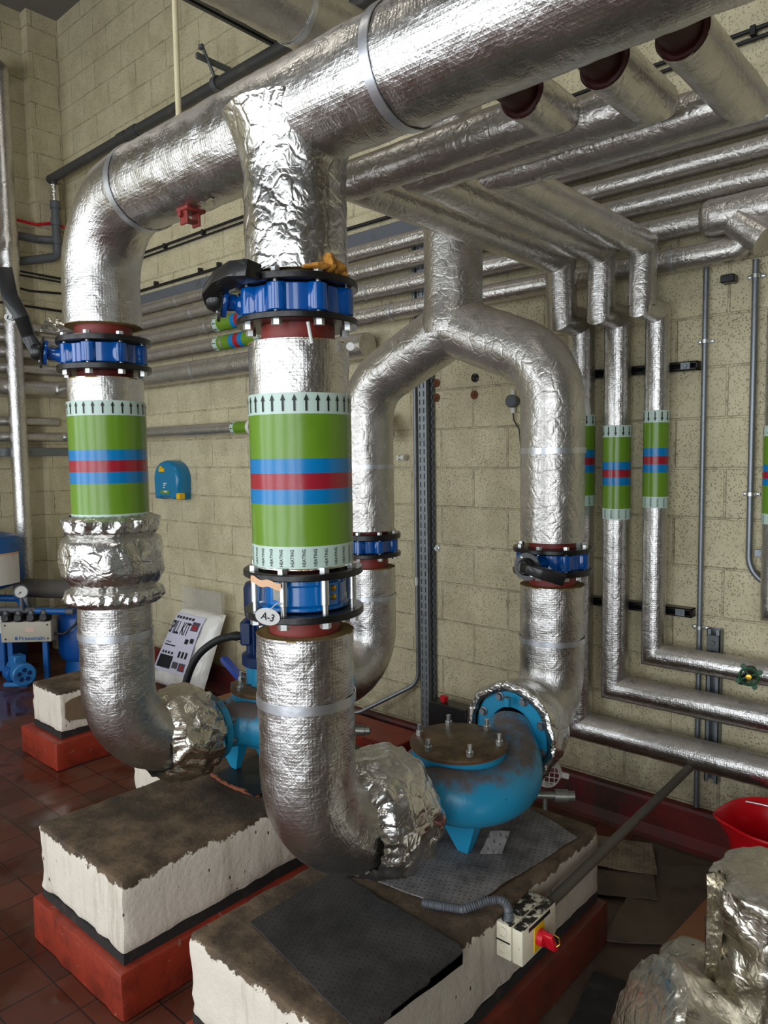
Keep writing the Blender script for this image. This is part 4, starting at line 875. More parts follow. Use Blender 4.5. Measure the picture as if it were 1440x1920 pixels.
# ------------------------------------------------------------------ pumps
def pump(label, x, motor):
    t = thing('inline_pump', label, 'pump', (x, 2.15, .479), 'blue in-line pumps')
    yc, zc = 2.14, .715
    mb = MB()
    def rf(L): return .090 + .012 * math.sin(min(1, L / .7) * PI / 2)
    A = [(x + .02, 1.80, .765), (x + .02, 1.90, .755), (x + .06, 1.965, .752), (x + .13, 2.02, .742), (x + .172, 2.13, .735), (x + .162, 2.25, .738), (x + .10, 2.36, .758), (x + .03, 2.44, .78), (x, 2.50, .80)]
    sm = []
    for i in range(len(A) - 1):
        for k in range(5):
            p0, p1_, p2, p3 = (V(A[max(0, min(len(A) - 1, j))]) for j in (i - 1, i, i + 1, i + 2)); u = k / 5
            sm.append(.5 * ((2 * p1_) + (p2 - p0) * u + (2 * p0 - 5 * p1_ + 4 * p2 - p3) * u * u + (3 * p1_ - p0 - 3 * p2 + p3) * u ** 3))
    sm.append(V(A[-1])); mb.sweep(sm, .11, 40, 0, .5, True, lambda p, a, L: .002 * ns(p, 20), rf=rf)
    K = 30; mb.sweep([(x + .135 * math.cos(2 * PI * i / K), yc + .135 * math.sin(2 * PI * i / K), .738) for i in range(K + 1)], .092, 28, 0, .5, False)
    mb.rev((x, yc, .60), (0, 0, 1), [(0, 0), (.02, .12), (.10, .16), (.20, .165), (.245, .172), (.262, .172), (.262, 0)], 56)
    mb.rev((x, yc, .612), (0, 0, 1), [(0, 0), (0, .125), (.004, .13), (.018, .13), (.024, .125), (.08, .15)], 40)
    mb.build('volute', 'pump', t, 60)
    mb = MB(); mb.rev((x, 2.505, .80), (0, 1, 0), [(0, .10), (0, .166), (.004, .170), (.03, .170), (.03, .1)], 64); mb.cyl((x + .0, 2.47, .915), (x, 2.47, .95), .014, 14); mb.build('discharge_flange', 'pump', t)
    mb = MB(); mb.rev((x, 1.80, .765), (0, 1, 0), [(0, .09), (0, .138), (.03, .138), (.03, .09)], 56); mb.build('suction_flange', 'pump', t)
    for k in range(8):
        a = PI / 8 + PI / 4 * k; mb = MB(); q = V((x + .146 * math.cos(a), 2.505, .80 + .146 * math.sin(a))); mb.rev(q, (0, -1, 0), [(0, .019), (.004, .019), (.005, .013), (.006, .013)], 18); hexhead(mb, q - V((0, .004, 0)), V((0, -1, 0)), .0135, .012); mb.build('flange_bolt', 'zinc_dull', t, 30)
    for k in range(8):
        a = PI / 8 + PI / 4 * k; mb = MB(); q = V((x + .118 * math.cos(a), 1.83, .765 + .118 * math.sin(a))); mb.cyl(q - V((0, .01, 0)), q + V((0, .03, 0)), .009, 12); hexhead(mb, q + V((0, .006, 0)), V((0, 1, 0)), .0145, .014); mb.build('flange_bolt', 'zinc_dull', t, 30)
    mb = MB()
    for (fx, fy) in ((.045, 2.10), (-.12, 2.02), (-.12, 2.28)):
        b0 = V((x + fx, fy, .625)); e = [(-.085, -.045), (.075, -.03), (.075, .03), (-.06, .06)]; tp = [(-.014, -.012), (.014, -.012), (.014, .012), (-.014, .012)]
        mb.add([b0 + V((p[0], p[1], 0)) for p in e] + [V((x + fx + p[0] + .01, fy + p[1], .478)) for p in tp], [[0, 1, 2, 3], [7, 6, 5, 4]] + [[i, 4 + i, 4 + (i + 1) % 4, (i + 1) % 4] for i in range(4)])
        mb.box((x + fx - .10, fy - .03, .60), (x + fx + .05, fy + .03, .64), .012)
    mb.build('foot', 'pump', t)
    mb = MB(); mb.rev((x, yc, .852), (0, 0, 1), [(0, 0), (0, .168), (.006, .176), (.010, .176), (.010, 0)], 64); mb.build('rusty_gasket', 'rust', t)
    mb = MB(); mb.rev((x, yc, .862), (0, 0, 1), [(0, .17), (.002, .178), (.012, .178), (.016, .172), (.016, 0)], 64); mb.build('cover_plate', 'rust_plate', t)
    for k in range(6):
        a = PI / 3 * k + .36; q = V((x + .150 * math.cos(a), yc + .150 * math.sin(a), .878)); mb = MB(); mb.cyl(q - V((0, 0, .01)), q + V((0, 0, .040)), .0085, 12); hexhead(mb, q, V((0, 0, 1)), .0145, .016); mb.build('stud', 'zinc', t, 30)
    mb = MB(); mb.cyl((x + .10, 2.42, .60), (x + .24, 2.52, .60), .014, 14); mb.rev((x + .20, 2.49, .60), (.81, .58, 0), [(0, .015), (0, .024), (.05, .024), (.05, .019), (.075, .019), (.075, 0)], 16); mb.cyl((x + .17, 2.47, .545), (x + .17, 2.47, .60), .010, 12); mb.build('drain_cock', 'plate_grey', t)
    if motor:
        m_ = MB(); m_.rev((x, yc, .88), (0, 0, 1), [(0, .085), (.10, .075), (.10, .0)], 36); 
        for k in range(4):
            a = PI / 4 + PI / 2 * k; m_.box((-.014, -.01, .88), (.014, .01, .99), 0, 0, Matrix.Translation((x + .09 * math.cos(a), yc + .09 * math.sin(a), 0)) @ Matrix.Rotation(a, 4, 'Z'))
        m_.build('lantern', 'pump', t)
        m_ = MB(); m_.rev((x, yc, .975), (0, 0, 1), [(0, 0), (0, .118), (.004, .122), (.045, .122), (.055, .105), (.06, .08)], 48); m_.build('motor_flange', 'motor_blue', t)
        m_ = MB(); K = 96; pr = [1.03, 1.22]
        ring = [((.100 if (i // 2) % 2 else .088) * math.cos(2 * PI * i / K), (.100 if (i // 2) % 2 else .088) * math.sin(2 * PI * i / K)) for i in range(K)]
        m_.prism(ring, Matrix.Translation((x, yc, 0)), 1.03, 1.235); m_.build('motor_frame', 'motor_blue', t, 25)
        m_ = MB(); m_.rev((x, yc, 1.225), (0, 0, 1), [(0, .1), (.002, .106), (.10, .106), (.125, .095), (.135, .06), (.135, 0)], 44); m_.build('fan_cowl', 'motor_blue', t)
        d, r2 = camdir(x, yc); q = V((x, yc, 1.13)) - r2 * .09 + d * .04
        m_ = MB(); m_.box((-.03, -.045, -.055), (.02, .045, .055), .008, 0, Matrix.Translation(q) @ Matrix.Rotation(math.atan2(-r2.y, -r2.x) + PI, 4, 'Z')); m_.build('terminal_box', 'motor_blue', t)
        m_ = MB(); g = q - r2 * .055 + V((0, 0, -.02)); m_.rev(g + r2 * .02, -r2, [(0, .018), (.02, .022), (.04, .018), (.055, .014), (.055, 0)], 16); m_.build('cable_gland', 'black_rubber', t)
        m_ = MB(); q2 = V((x, yc, 1.14)) + d * .1005 - r2 * .02; m_.add([q2 + r2 * a_ + V((0, 0, b_)) for a_, b_ in ((-.02, -.03), (.02, -.03), (.02, .03), (-.02, .03))], [[0, 1, 2, 3]]); m_.build('rating_plate', 'zinc', t)
        return t, g
    return t, None
pump('blue pump on the near plinth, motor gone and top blanked by a rusty plate', X2, False)
pm, gl = pump('blue pump with upright dark blue motor, mostly hidden behind the middle riser', X1, True)
t = thing('cable', 'thick black motor cable curving down from the blue motor behind the torn foil jacket', 'cable', (-3.0, 2.4, .5))
MB().sweep(smooth([gl, gl + V((-.07, -.05, -.02)), gl + V((-.15, -.10, -.09)), gl + V((-.215, -.12, -.20)), gl + V((-.26, -.12, -.33)), gl + V((-.30, -.10, -.55)), gl + V((-.32, -.06, -.85)), gl + V((-.33, -.04, -1.09))]), .0175, 14, 0, .5).build('sheath', 'black_rubber', t)

# ------------------------------------------------------------------ mats and sheets
def sheet(name, label, corners, m, th=.005, N=24, seed=0, amp=.006, cat='mat', group=None, bend=None, parent=None):
    """limp quadrilateral sheet with thickness; bend(p) can move points"""
    a, b_, c, d = (V(p) for p in corners); mb = MB(); top = []
    for j in range(N + 1):
        for i in range(N + 1):
            u, v = i / N, j / N; p = (a * (1 - u) + b_ * u) * (1 - v) + (d * (1 - u) + c * u) * v
            p = p + V((.004 * ns(p, 14, seed + 9), .004 * ns(p, 14, seed + 8), amp * (max(0, ns(p, 5, seed) + .25) + .5 * max(0, ns(p, 13, seed + 1)))))
            if bend: p = bend(p, u, v)
            top.append(p)
    n = N + 1; k = n * n; vs = top + [p - V((0, 0, th)) for p in top]
    fs = [[j * n + i, j * n + i + 1, (j + 1) * n + i + 1, (j + 1) * n + i] for j in range(N) for i in range(N)]
    fs += [[k + q for q in f[::-1]] for f in fs]
    bd = [i for i in range(N)] + [N + n * j for j in range(N)] + [n * N + N - i for i in range(N)] + [n * (N - j) for j in range(N)]
    for i in range(len(bd)): p, q = bd[i], bd[(i + 1) % len(bd)]; fs.append([p, k + p, k + q, q])
    mb.add(vs, fs); o = mb.build(name, m, parent, 50)
    return tag(o, label, cat, group) if label else o
def droop(p, u, v):
    if p.x > -1.212: e = p.x + 1.212; p = V((-1.208 + .010, p.y, p.z - e * 1.0 - .002))
    if p.y < 1.192: e = 1.192 - p.y; p = V((p.x, 1.184, p.z - e))
    return p
sheet('absorbent_mat', 'dark dimpled absorbent mat draped over the front end of the near plinth', [(-1.77, 1.346, .486), (-1.205, 1.245, .486), (-1.17, 1.67, .486), (-1.77, 1.712, .486)], 'mat_dark', .005, 40, 1, .006, bend=droop)
sheet('absorbent_mat', 'wrinkled grey dotted absorbent mat spread under the open pump', [(-1.66, 1.76, .487), (-1.30, 1.80, .487), (-1.235, 2.45, .487), (-1.60, 2.58, .487)], 'mat_grey', .004, 36, 4, .010)
sheet('absorbent_scrap', 'torn curled scrap of grey mat standing by the pump foot', [(-1.445, 2.12, .492), (-1.375, 2.16, .50), (-1.38, 2.22, .555), (-1.43, 2.17, .56)], 'mat_grey', .003, 10, 6, .004, 'scrap')
FM = [('pale dotted absorbent sheet on the floor beside the near plinth', [(-1.52, 2.98, .05), (-1.20, 3.16, .035), (-1.32, 3.40, .03), (-1.60, 3.28, .04)], 'mat_tan'),
      ('brown mat folded up beneath the pale dotted sheet', [(-1.50, 2.80, .012), (-1.13, 2.98, .03), (-1.25, 3.22, .025), (-1.52, 3.1, .02)], 'mat_brown'),
      ('dirty grey-brown mat lying flat toward the wrapped valve', [(-1.20, 2.60, .016), (-.86, 2.86, .008), (-1.05, 3.40, .012), (-1.28, 3.20, .02)], 'mat_brown'),
      ('large dirty mat spread on the floor against the skirting', [(-1.12, 2.95, .003), (-.55, 3.2, .003), (-.6, 3.47, .004), (-1.35, 3.46, .004)], 'mat_brown'),
      ('dark crumpled sheet on the floor below the isolator switch', [(-1.10, 2.1, .008), (-.82, 2.25, .008), (-.90, 2.50, .008), (-1.15, 2.42, .02)], 'strip')]
for i, (lb, cs, m) in enumerate(FM): sheet('absorbent_mat', lb, cs, m, .004, 20, 20 + i, .014, 'mat')
sheet('rubber_sheet', 'dark rubber sheet with frayed copper-coloured edge under the motor pump', [(-2.74, 1.90, .487), (-2.42, 1.88, .487), (-2.36, 2.30, .487), (-2.78, 2.25, .487)], 'black_rubber', .005, 20, 11, .008)
mb = MB(); K = 30
mb.sweep([V((-2.765 + .345 * i / K, 1.905 - .02 * math.sin(PI * i / K) + .004 * ns((i, 0, 0), .7), .487 + .006 * max(0, ns((i, 3, 1), .4)))) for i in range(K + 1)], .0085, 8, 0, .5, True, lambda p, a, L: .003 * ns(p, 120)); tag(mb.build('frayed_edging', plain('copper_fray', (132, 74, 48), .8, 0, .8, (84, 44, 30, .6), 90), None), 'frayed copper-brown strip along the edge of the rubber sheet', 'strip')

# ------------------------------------------------------------------ isolator switch, flexible and rigid conduit
t = thing('isolator_switch', 'cream isolator box with red rotary handle fixed to the near plinth side', 'switch', (-1.165, 1.97, .353))
mb = MB(); mb.box((-1.212, 1.868, .353), (-1.158, 2.075, .466), .004, 0, None, 2); mb.build('base_box', 'isolator', t)
mb = MB(); mb.box((-1.155, 1.868, .353), (-1.118, 2.075, .466), .004, 0, None, 2); lid = mb.build('lid', 'isolator', t)
mb = MB()
for z in (.438, .385): mb.rev((-1.188, 1.8675, z), (0, -1, 0), [(0, .0165), (.0012, .0165), (.0012, .0145), (.0004, .0145)], 24)
mb.box((-1.21, 1.8655, .408), (-1.162, 1.868, .412), 0, 1); mb.build('knockout', ['isolator', 'ink'], t)
mb = MB(); mb.box((-1.118, 1.935, .365), (-1.1145, 1.995, .445), .001); mb.build('yellow_plate', 'yellow', lid)
mb = MB(); mb.box((-1.118, 1.905, .447), (-1.1165, 2.035, .459)); part(mb.build('nameplate', 'ink', lid), 'black strip along the lid')
mb = MB(); mb.rev((-1.1145, 1.966, .405), (1, 0, 0), [(0, .026), (.02, .024), (.022, 0)], 24); mb.box((-1.10, 1.958, .365), (-1.062, 1.976, .44), .004, 0, Matrix.Translation((-1.1, 1.966, .405)) @ Matrix.Rotation(.5, 4, 'X') @ Matrix.Translation((1.1, -1.966, -.405))); hd_ = mb.build('rotary_handle', 'red_plastic', t)
MB().sweep([(-1.07, 1.975, .425), (-1.058, 1.985, .415), (-1.055, 1.985, .395), (-1.066, 1.975, .385)], .0022, 8, .006).build('padlock_wire', 'brass', hd_)
t = thing('flexible_conduit', 'grey corrugated flexible conduit curling from under the mat into the isolator', 'conduit', (-1.2, 1.9, .466))
K = 150; A = [V((-1.42, 1.765, .488)), V((-1.36, 1.775, .497)), V((-1.29, 1.80, .502)), V((-1.235, 1.86, .525)), V((-1.192, 1.895, .53)), V((-1.186, 1.90, .485))]
mb = MB(); mb.sweep(A, .0135, 16, .03, .0022, True, None, 0, lambda L: .0125 + .002 * math.sin(L * 2 * PI / .0075)); mb.build('corrugated_tube', 'grey_pvc', t)
MB().rev((-1.186, 1.90, .466), (0, 0, 1), [(0, .017), (.008, .017), (.009, .0145), (.026, .0145), (.026, 0)], 18).build('gland', 'zinc_dull', t)
tag(MB().sweep([(-1.165, 3.60, .445), (-1.165, 2.075, .42)], .0185, 18, 0, .3, True).build('conduit', 'pole', None), 'dull grey conduit running from the wall to the isolator', 'conduit', None)

# ------------------------------------------------------------------ white wire guard on the plinth end
t = thing('wire_guard', 'white wire cage guard lying on the rear end of the near plinth', 'guard', (-1.50, 2.75, .48))
c = V((-1.515, 2.73, .555)); n_ = V((.35, -.93, .25)).normalized(); e1, e2 = frame(n_)
def ringpts(o, r): return [o + e1 * r * math.cos(2 * PI * i / 28) + e2 * r * math.sin(2 * PI * i / 28) for i in range(29)]
mb = MB()
for k in range(5): mb.sweep(ringpts(c - n_ * (.018 * k), .052 - .0 * k), .0022, 6, 0, .5, False)
for k in range(10): a = 2 * PI * k / 10; q = e1 * .052 * math.cos(a) + e2 * .052 * math.sin(a); mb.sweep([c + q, c + q - n_ * .075], .0022, 6)
mb.build('cage', 'wire_white', t)
mb = MB()
for k in (-1.5, -.5, .5, 1.5):
    o_ = k * .021; L = math.sqrt(.052 ** 2 - o_ ** 2)
    for a_, b_ in ((e1, e2), (e2, e1)): mb.sweep([c + a_ * o_ - b_ * L, c + a_ * o_ + b_ * L], .0022, 6)
mb.build('front_grid', 'wire_white', t)
for k in range(3):
    a = 2 * PI * k / 3 + .4; q = c - n_ * .075 + (e1 * math.cos(a) + e2 * math.sin(a)) * .066; mx = Matrix(((e1.x, e2.x, n_.x, q.x), (e1.y, e2.y, n_.y, q.y), (e1.z, e2.z, n_.z, q.z), (0, 0, 0, 1))) @ Matrix.Rotation(a, 4, 'Z')
    MB().box((-.018, -.012, -.002), (.018, .012, .002), .0015, 0, mx).build('lug', 'wire_white', t)

# ------------------------------------------------------------------ red bucket
t = thing('bucket', 'bright red plastic bucket with pouring lip standing by the skirting', 'bucket', (-.78, 3.24, 0))
cx, cy = -.735, 3.22; K = 72
def rimr(a): return 1 + .16 * math.exp(-(((a - 3.6 + PI) % (2 * PI) - PI) / .32) ** 2)
prof = [(0.02, .0), (.0, .12), (.02, .135), (.20, .160), (.33, .175), (.385, .20), (.405, .212), (.412, .208), (.40, .196), (.33, .168), (.20, .154), (.03, .130), (.02, 0)]
def bn(p, a, d, f): k = max(0, min(1, (d - .25) / .15)); r = math.hypot(p[0] - cx, p[1] - cy); return r * (rimr(a) - 1) * k
mb = MB(); mb.rev((cx, cy, .003), (0, 0, 1), prof, K, 0, bn, ref=V((1, 0, 0))); mb.build('tub', 'red_bucket', t)
MB().sweep([(cx + .19 * math.cos(PI * i / 12), cy + .12 + .10 * math.sin(PI * i / 12) * 0, .39 + .02 * math.sin(PI * i / 12)) for i in range(13)], .004, 8, 0, .5).build('handle', 'zinc', t)

# ------------------------------------------------------------------ foil-wrapped strainer in the near corner
t = thing('wrapped_strainer', 'large crumpled foil jackets in the near corner over a valve and its end plate', 'insulation', (-.6, 2.1, 0))
jacket('upright_jacket', None, (-.485, 2.10, 0), (0, 0, 1), [(0, .15), (.1, .155), (.35, .158), (.60, .160), (.72, .158), (.775, .150), (.795, .12), (.80, 0)], .020, 'foil_warm', t, 130, seed=41, sub=8)
DA = V((.72, .52, -.46)).normalized()
jacket('barrel_jacket', None, V((-.725, 1.785, .425)), DA, [(0, 0), (.001, .06), (.003, .125), (.008, .170), (.022, .19), (.05, .188), (.10, .180), (.20, .175), (.34, .16)], .014, 'foil_warm', t, 140, ruff=((.40, .05, .012),), seed=43, sub=7)
mb = MB(); K = 60
for k in range(K):
    pass
g = [[V((-.598 + .012 * ns((0, z * .05, 3), 1) + (.0 if c == 0 else (-.018 if c == 1 else .022)) , 1.995 + (.0, -.028, -.020)[c] + .010 * ns((c, z * .09, 1), 1.3), .80 * z / K)) for c in (1, 0, 2)] for z in range(K + 1)]
vs = [p for r in g for p in r]; fs = [[3 * i + c, 3 * i + c + 1, 3 * i + 4 + c, 3 * i + 3 + c] for i in range(K) for c in (0, 1)]
mb.add([p + V((.004, .016, 0)) for p in vs] + vs, [f[::-1] for f in fs] + [[q + len(vs) for q in f] for f in fs]); mb.build('seam_flap', 'foil_warm', t)
jacket('neck_jacket', None, (-.69, 2.10, .30), (-.05, .1, 1), [(0, .11), (.08, .10), (.15, .085), (.18, .05), (.185, 0)], .014, 'foil_warm', t, 60, seed=45)
mb = MB(); mb.box((-.05, -.27, -.012), (.05, .27, .012), .003, 0, Matrix.Translation((-.93, 2.98, .035)) @ Matrix.Rotation(-.06, 4, 'Z')); tag(mb.build('timber_batten', 'cardboard', None), 'rough timber batten on the floor behind the foil jackets', 'timber')

# ------------------------------------------------------------------ clutter by the wall
sb = thing('spill_kit', 'clear bag of white absorbents printed SPILL KIT leaning on the wall', 'spill kit', (-5.1, 3.35, 0))
def bagpt(u, v):  # u across 0..1, v up 0..1
    A_, B_, C_, D_ = V((-5.60, 3.30, .02)), V((-4.86, 3.30, .05)), V((-4.80, 3.50, .66)), V((-5.38, 3.50, .66))
    return (A_ * (1 - u) + B_ * u) * (1 - v) + (D_ * (1 - u) + C_ * u) * v
mb = MB(); N = 28
fr, bk = [], []
for j in range(N + 1):
    for i in range(N + 1):
        u, v = i / N, j / N; w = (max(0, 1 - abs(2 * u - 1) ** 4) * max(0, 1 - abs(2 * v - 1) ** 4)) ** .5; p = bagpt(u, v)
        fr.append(p + V((0, -.085 * w, .02 * w)) + V((.0, .010 * ns(p, 14), .004)) + V((0, -.02 * max(0, ns(p, 6, 4)), 0))); bk.append(p + V((0, .03 * w, 0)))
n = N + 1; k = n * n
fs = [[j * n + i, j * n + i + 1, (j + 1) * n + i + 1, (j + 1) * n + i] for j in range(N) for i in range(N)]; fs += [[k + q for q in f[::-1]] for f in fs]
bd = [i for i in range(N)] + [N + n * j for j in range(N)] + [n * N + N - i for i in range(N)] + [n * (N - j) for j in range(N)]
for i in range(len(bd)): p, q = bd[i], bd[(i + 1) % len(bd)]; fs.append([p, k + p, k + q, q])
mb.add(fr + bk, fs); mb.build('contents', 'bag_white', sb, 60)
mb = MB()
def onbag(u, v, lift=.012):
    p = bagpt(u, v); w = (max(0, 1 - abs(2 * u - 1) ** 4) * max(0, 1 - abs(2 * v - 1) ** 4)) ** .5; return p + V((0, -.085 * w - lift - .006, .02 * w + .004))
def bagrect(u0, v0, u1, v1, mat, lift): K = 6; mb.add([onbag(u0 + (u1 - u0) * i / K, v0 + (v1 - v0) * j / K, lift) for j in range(K + 1) for i in range(K + 1)], [[j * 7 + i, j * 7 + i + 1, j * 7 + i + 8, j * 7 + i + 7] for j in range(K) for i in range(K)], mat)
bagrect(.07, .20, .77, .93, 0, .014)
def bagtext(s, u0, v0, u1, v1, mat):
    vs, fs_, w = text2d(s); mb.add([onbag(u0 + (u1 - u0) * x / w, v0 + (v1 - v0) * y, .017) for x, y in vs], fs_, mat)
bagtext('SPILL KIT', .09, .68, .56, .84, 1)
for i in range(6): bagrect(.14 + .075 * i, .87, .185 + .075 * i, .90, 1, .0165)
bagrect(.58, .75, .73, .86, 2, .0165); bagrect(.60, .77, .71, .82, 3, .018)
for u, v in ((.56, .58), (.66, .60)): bagrect(u, v, u + .07, v + .06, 1, .0165)
bagrect(.14, .24, .44, .40, 1, .0165)
bagrect(.47, .26, .58, .34, 2, .0165); bagrect(.60, .24, .72, .34, 2, .0165); bagrect(.64, .26, .71, .31, 3, .018)
for i in range(4): bagrect(.16 + .07 * i, .42, .20 + .07 * i, .45, 1, .0165)
for i in range(3): bagrect(.52 + .07 * i, .40, .56 + .07 * i, .48, 1, .0165)
bagrect(.15, .52, .40, .535, 1, .0165); bagrect(.15, .56, .28, .57, 1, .0165)
mb.build('printed_sheet', ['label_lilac', 'ink', 'print_grey', 'print_red'], sb, 60)
mb = MB(); K = 14
for sgn in (0, 1):
    g = [[V((-5.37 + .56 * i / K, 3.50 - .03 * sgn + .012 * ns((i * .3, j * .3, sgn), 1), .64 + .20 * j / 6)) for i in range(K + 1)] for j in range(7)]
    mb.add([p for r in g for p in r], [[j * (K + 1) + i, j * (K + 1) + i + 1, (j + 1) * (K + 1) + i + 1, (j + 1) * (K + 1) + i] for j in range(6) for i in range(K)])
part(mb.build('clear_top', 'clear_bag', sb, 60), 'empty clear top of the bag')
tag(MB().box((-.40, -.028, -.02), (.40, .028, .02), .004, 0, Matrix.Translation((-4.27, 3.22, .33)) @ Matrix.Rotation(-.35, 4, 'Z') @ Matrix.Rotation(.10, 4, 'Y')).build('tool_bar', plain('tool_blue', (12, 66, 170), .35), None), 'blue square bar lying in the clutter behind the motor pump', 'bar')
tag(MB().box((-.42, -.022, -.018), (.42, .022, .018), .003, 0, Matrix.Translation((-3.98, 3.12, .215)) @ Matrix.Rotation(-.30, 4, 'Z') @ Matrix.Rotation(.09, 4, 'Y')).build('tool_bar', 'grey_pvc', None), 'grey square bar lying in front of the blue one', 'bar')
tag(MB().box((-4.45, 3.10, 0), (-3.55, 3.46, .17), .006).build('cardboard_box', 'cardboard', None), 'low brown cardboard box holding bars behind the motor pump', 'box')
mb = MB()
mb.box((-3.40, 3.235, 0), (-2.80, 3.50, .185), .006)
tag(mb.build('kerb_block', 'curb', None, 35), 'red painted kerb block on the floor behind the pumps', 'kerb block')
tag(MB().sweep([(-3.9, 3.16, .10), (-2.75, 3.16, .085)], .03, 16, 0, .3).build('floor_pipe', 'grey_pvc', None), 'grey pipe on the floor in front of the red kerb block', 'pipe')
t = thing('junction_box', 'black box with a red button low on the wall beside the tray', 'box', (-2.58, 3.5, .3))
MB().box((-2.70, 3.42, .28), (-2.42, 3.52, .44), .006).build('case', 'black', t); MB().rev((-2.615, 3.47, .44), (0, 0, 1), [(0, .018), (.012, .018), (.014, .026), (.03, .026), (.036, .018), (.036, 0)], 18).build('button', 'red_plastic', t)

# ------------------------------------------------------------------ blue booster set by the side wall
t = thing('pressure_vessel', 'blue upright pressure vessel with a paper sheet taped to it', 'tank', (-6.90, 2.40, .53))
tx, ty, tr = -6.90, 2.40, .40
MB().rev((tx, ty, .80), (0, 0, 1), [(0, 0), (.0, .18), (.02, .30), (.05, .37), (.09, .40), (.39, .40), (.43, .385), (.465, .33), (.49, .22), (.505, .10), (.508, 0)], 56).build('shell', 'set_blue', t)
mb = MB(); a0 = math.atan2(-ty, -tx); 
mb.rev((tx, ty, .865), (0, 0, 1), [(0.0, tr + .004), (.11, tr + .006), (.25, tr + .004)], 20, 0, lambda p, a, d, f: .003 * ns(p, 12), a0=-.42, a1=1.02, ref=V((math.cos(a0), math.sin(a0), 0))); mb.build('paper_sheet', 'paper', t)
mb = MB(); mb.rev((tx, ty, 1.115), (0, 0, 1), [(0, tr + .005), (.018, tr + .005)], 20, 0, None, a0=-.42, a1=1.02, ref=V((math.cos(a0), math.sin(a0), 0))); mb.build('tape_strip', 'tag_tan', t)
for k in range(3):
    a = 2 * PI * k / 3 - .2; MB().box((-.03, -.02, .525), (.03, .02, .86), .004, 0, Matrix.Translation((tx + .24 * math.cos(a), ty + .20 * math.sin(a), 0))).build('support_leg', 'set_blue', t)
bs = thing('booster_set', 'blue pump set frame with cream control box on the floor by the side wall', 'pump set', (-6.5, 2.6, 0))
ex = V((.72, .69, 0)).normalized()  # along the control box front
ey = V((-ex.y, ex.x, 0)); o0 = V((-6.66, 2.50, 0))
def W(a, b_, z): return o0 + ex * a + ey * b_ + V((0, 0, z))
RZ = lambda q: Matrix.Translation(q) @ Matrix.Rotation(math.atan2(ex.y, ex.x), 4, 'Z')
MB().box((0, 0, -.09), (.43, .12, .09), .008, 0, RZ(W(0, 0, .435)), 2).build('control_box', 'cream_box', bs)
bx_ = MB(); q0 = W(.155, -.001, .365); flat_text(bx_, 'Pressmain', q0, ex, (0, 0, 1), .033, 0, .22)
bx_.box((.12, -.003, -.069), (.14, -.001, -.040), 0, 0, RZ(W(0, 0, .435))); bx_.build('maker_lettering', 'ink_blue', bs, 0)
mb = MB(); mb.box((.21, -.003, 0.0), (.29, -.001, .045), 0, 0, RZ(W(0, 0, .435))); part(mb.build('warning_sticker', plain('pink_label', (206, 176, 160), .6), bs), 'pinkish sticker on the control box')
mb = MB()
for a, z in ((.04, .06), (.04, -.06), (.40, .06), (.40, -.06)): mb.rev(W(a, 0, .435 + z), -ey, [(0, .008), (.003, .008), (.003, 0)], 12)
mb.build('cover_screw', 'black', bs)
for k in range(4):
    c = W(.05 + .108 * k, .035, .525); mb = MB(); mb.rev(c, (0, 0, 1), [(0, .040), (.02, .051), (.085, .051), (.105, .042), (.11, 0)], 20); mb.cyl(c + V((0, 0, .04)) - ey * .055, c + V((0, 0, .04)), .03, 16); mb.build('pressure_switch', 'black', bs)
t2 = MB(); t2.box((-.55, .10, .06), (-.02, .55, .52), .01, 0, RZ(o0)); t2.build('break_tank', 'set_blue', bs)
mb = MB(); mb.box((-.20, .092, .41), (-.03, .098, .56), 0, 0, RZ(o0)); 
for z in (.53, .51, .46, .44): mb.box((-.12, .088, z), (-.05, .091, z + .008), 0, 1, RZ(o0))
mb.build('instruction_label', ['white', 'ink'], bs, 0)
for a in (.03, .33): MB().box((a, .04, 0), (a + .045, .08, .36), .004, 0, RZ(o0)).build('frame_leg', 'set_blue', bs)
MB().sweep([W(-.5, .02, .66), W(.62, .02, .60)], .026, 18, 0, .2).build('manifold', 'grey_pvc', bs)
MB().sweep([W(.30, .02, .615), W(.56, .02, .605)], .029, 18, 0, .2).build('union', 'set_blue', bs)
MB().sweep([W(-.25, .16, .72), W(.10, .16, .70), W(.2, .02, .64)], .03, 16, .06, .1).build('branch_pipe', 'set_blue', bs)
mb = MB(); g = W(.20, -.02, .79); fc = (V((0, 0, H)) - g); fc.z *= .2; fc.normalize()
mb.cyl(W(.20, -.02, .63), W(.20, -.02, .74), .016, 14); mb.rev(g - fc * .03, fc, [(0, 0), (0, .058), (.028, .060), (.032, .052), (.026, .050)], 32); gb = mb.build('gauge_case', 'grey_pvc', bs)
mb = MB(); mb.rev(g - fc * .003, fc, [(0, .050), (0.0005, 0)], 32); e1, e2 = frame(fc); mb.add([g + fc * .001 + e1 * .004 + e2 * .004, g + fc * .001 - e1 * .004 - e2 * .004, g + fc * .001 - e1 * .025 + e2 * .028], [[0, 1, 2]], 1); mb.build('gauge_dial', ['white', 'ink'], bs)
mb = MB(); c = W(.17, -.06, .115); a_ = (-ey * .8 + ex * .6).normalized(); mb.rev(c - a_ * .16, a_, [(0, 0), (0, .07), (.03, .082), (.22, .082), (.25, .095), (.33, .095), (.34, .085), (.34, 0)], 36)
mb.box((-.05, -.05, .05), (.06, .05, .13), .008, 0, Matrix.Translation(c - a_ * .04)); mb.box((-.10, -.09, -.115), (.10, .09, -.08), .004, 0, RZ(c)); mt = mb.build('motor', plain('small_motor_blue', (42, 116, 178), .4, 0, .2, (30, 70, 110, .6), 20), bs)
mb = MB(); fcn = c + a_ * .181
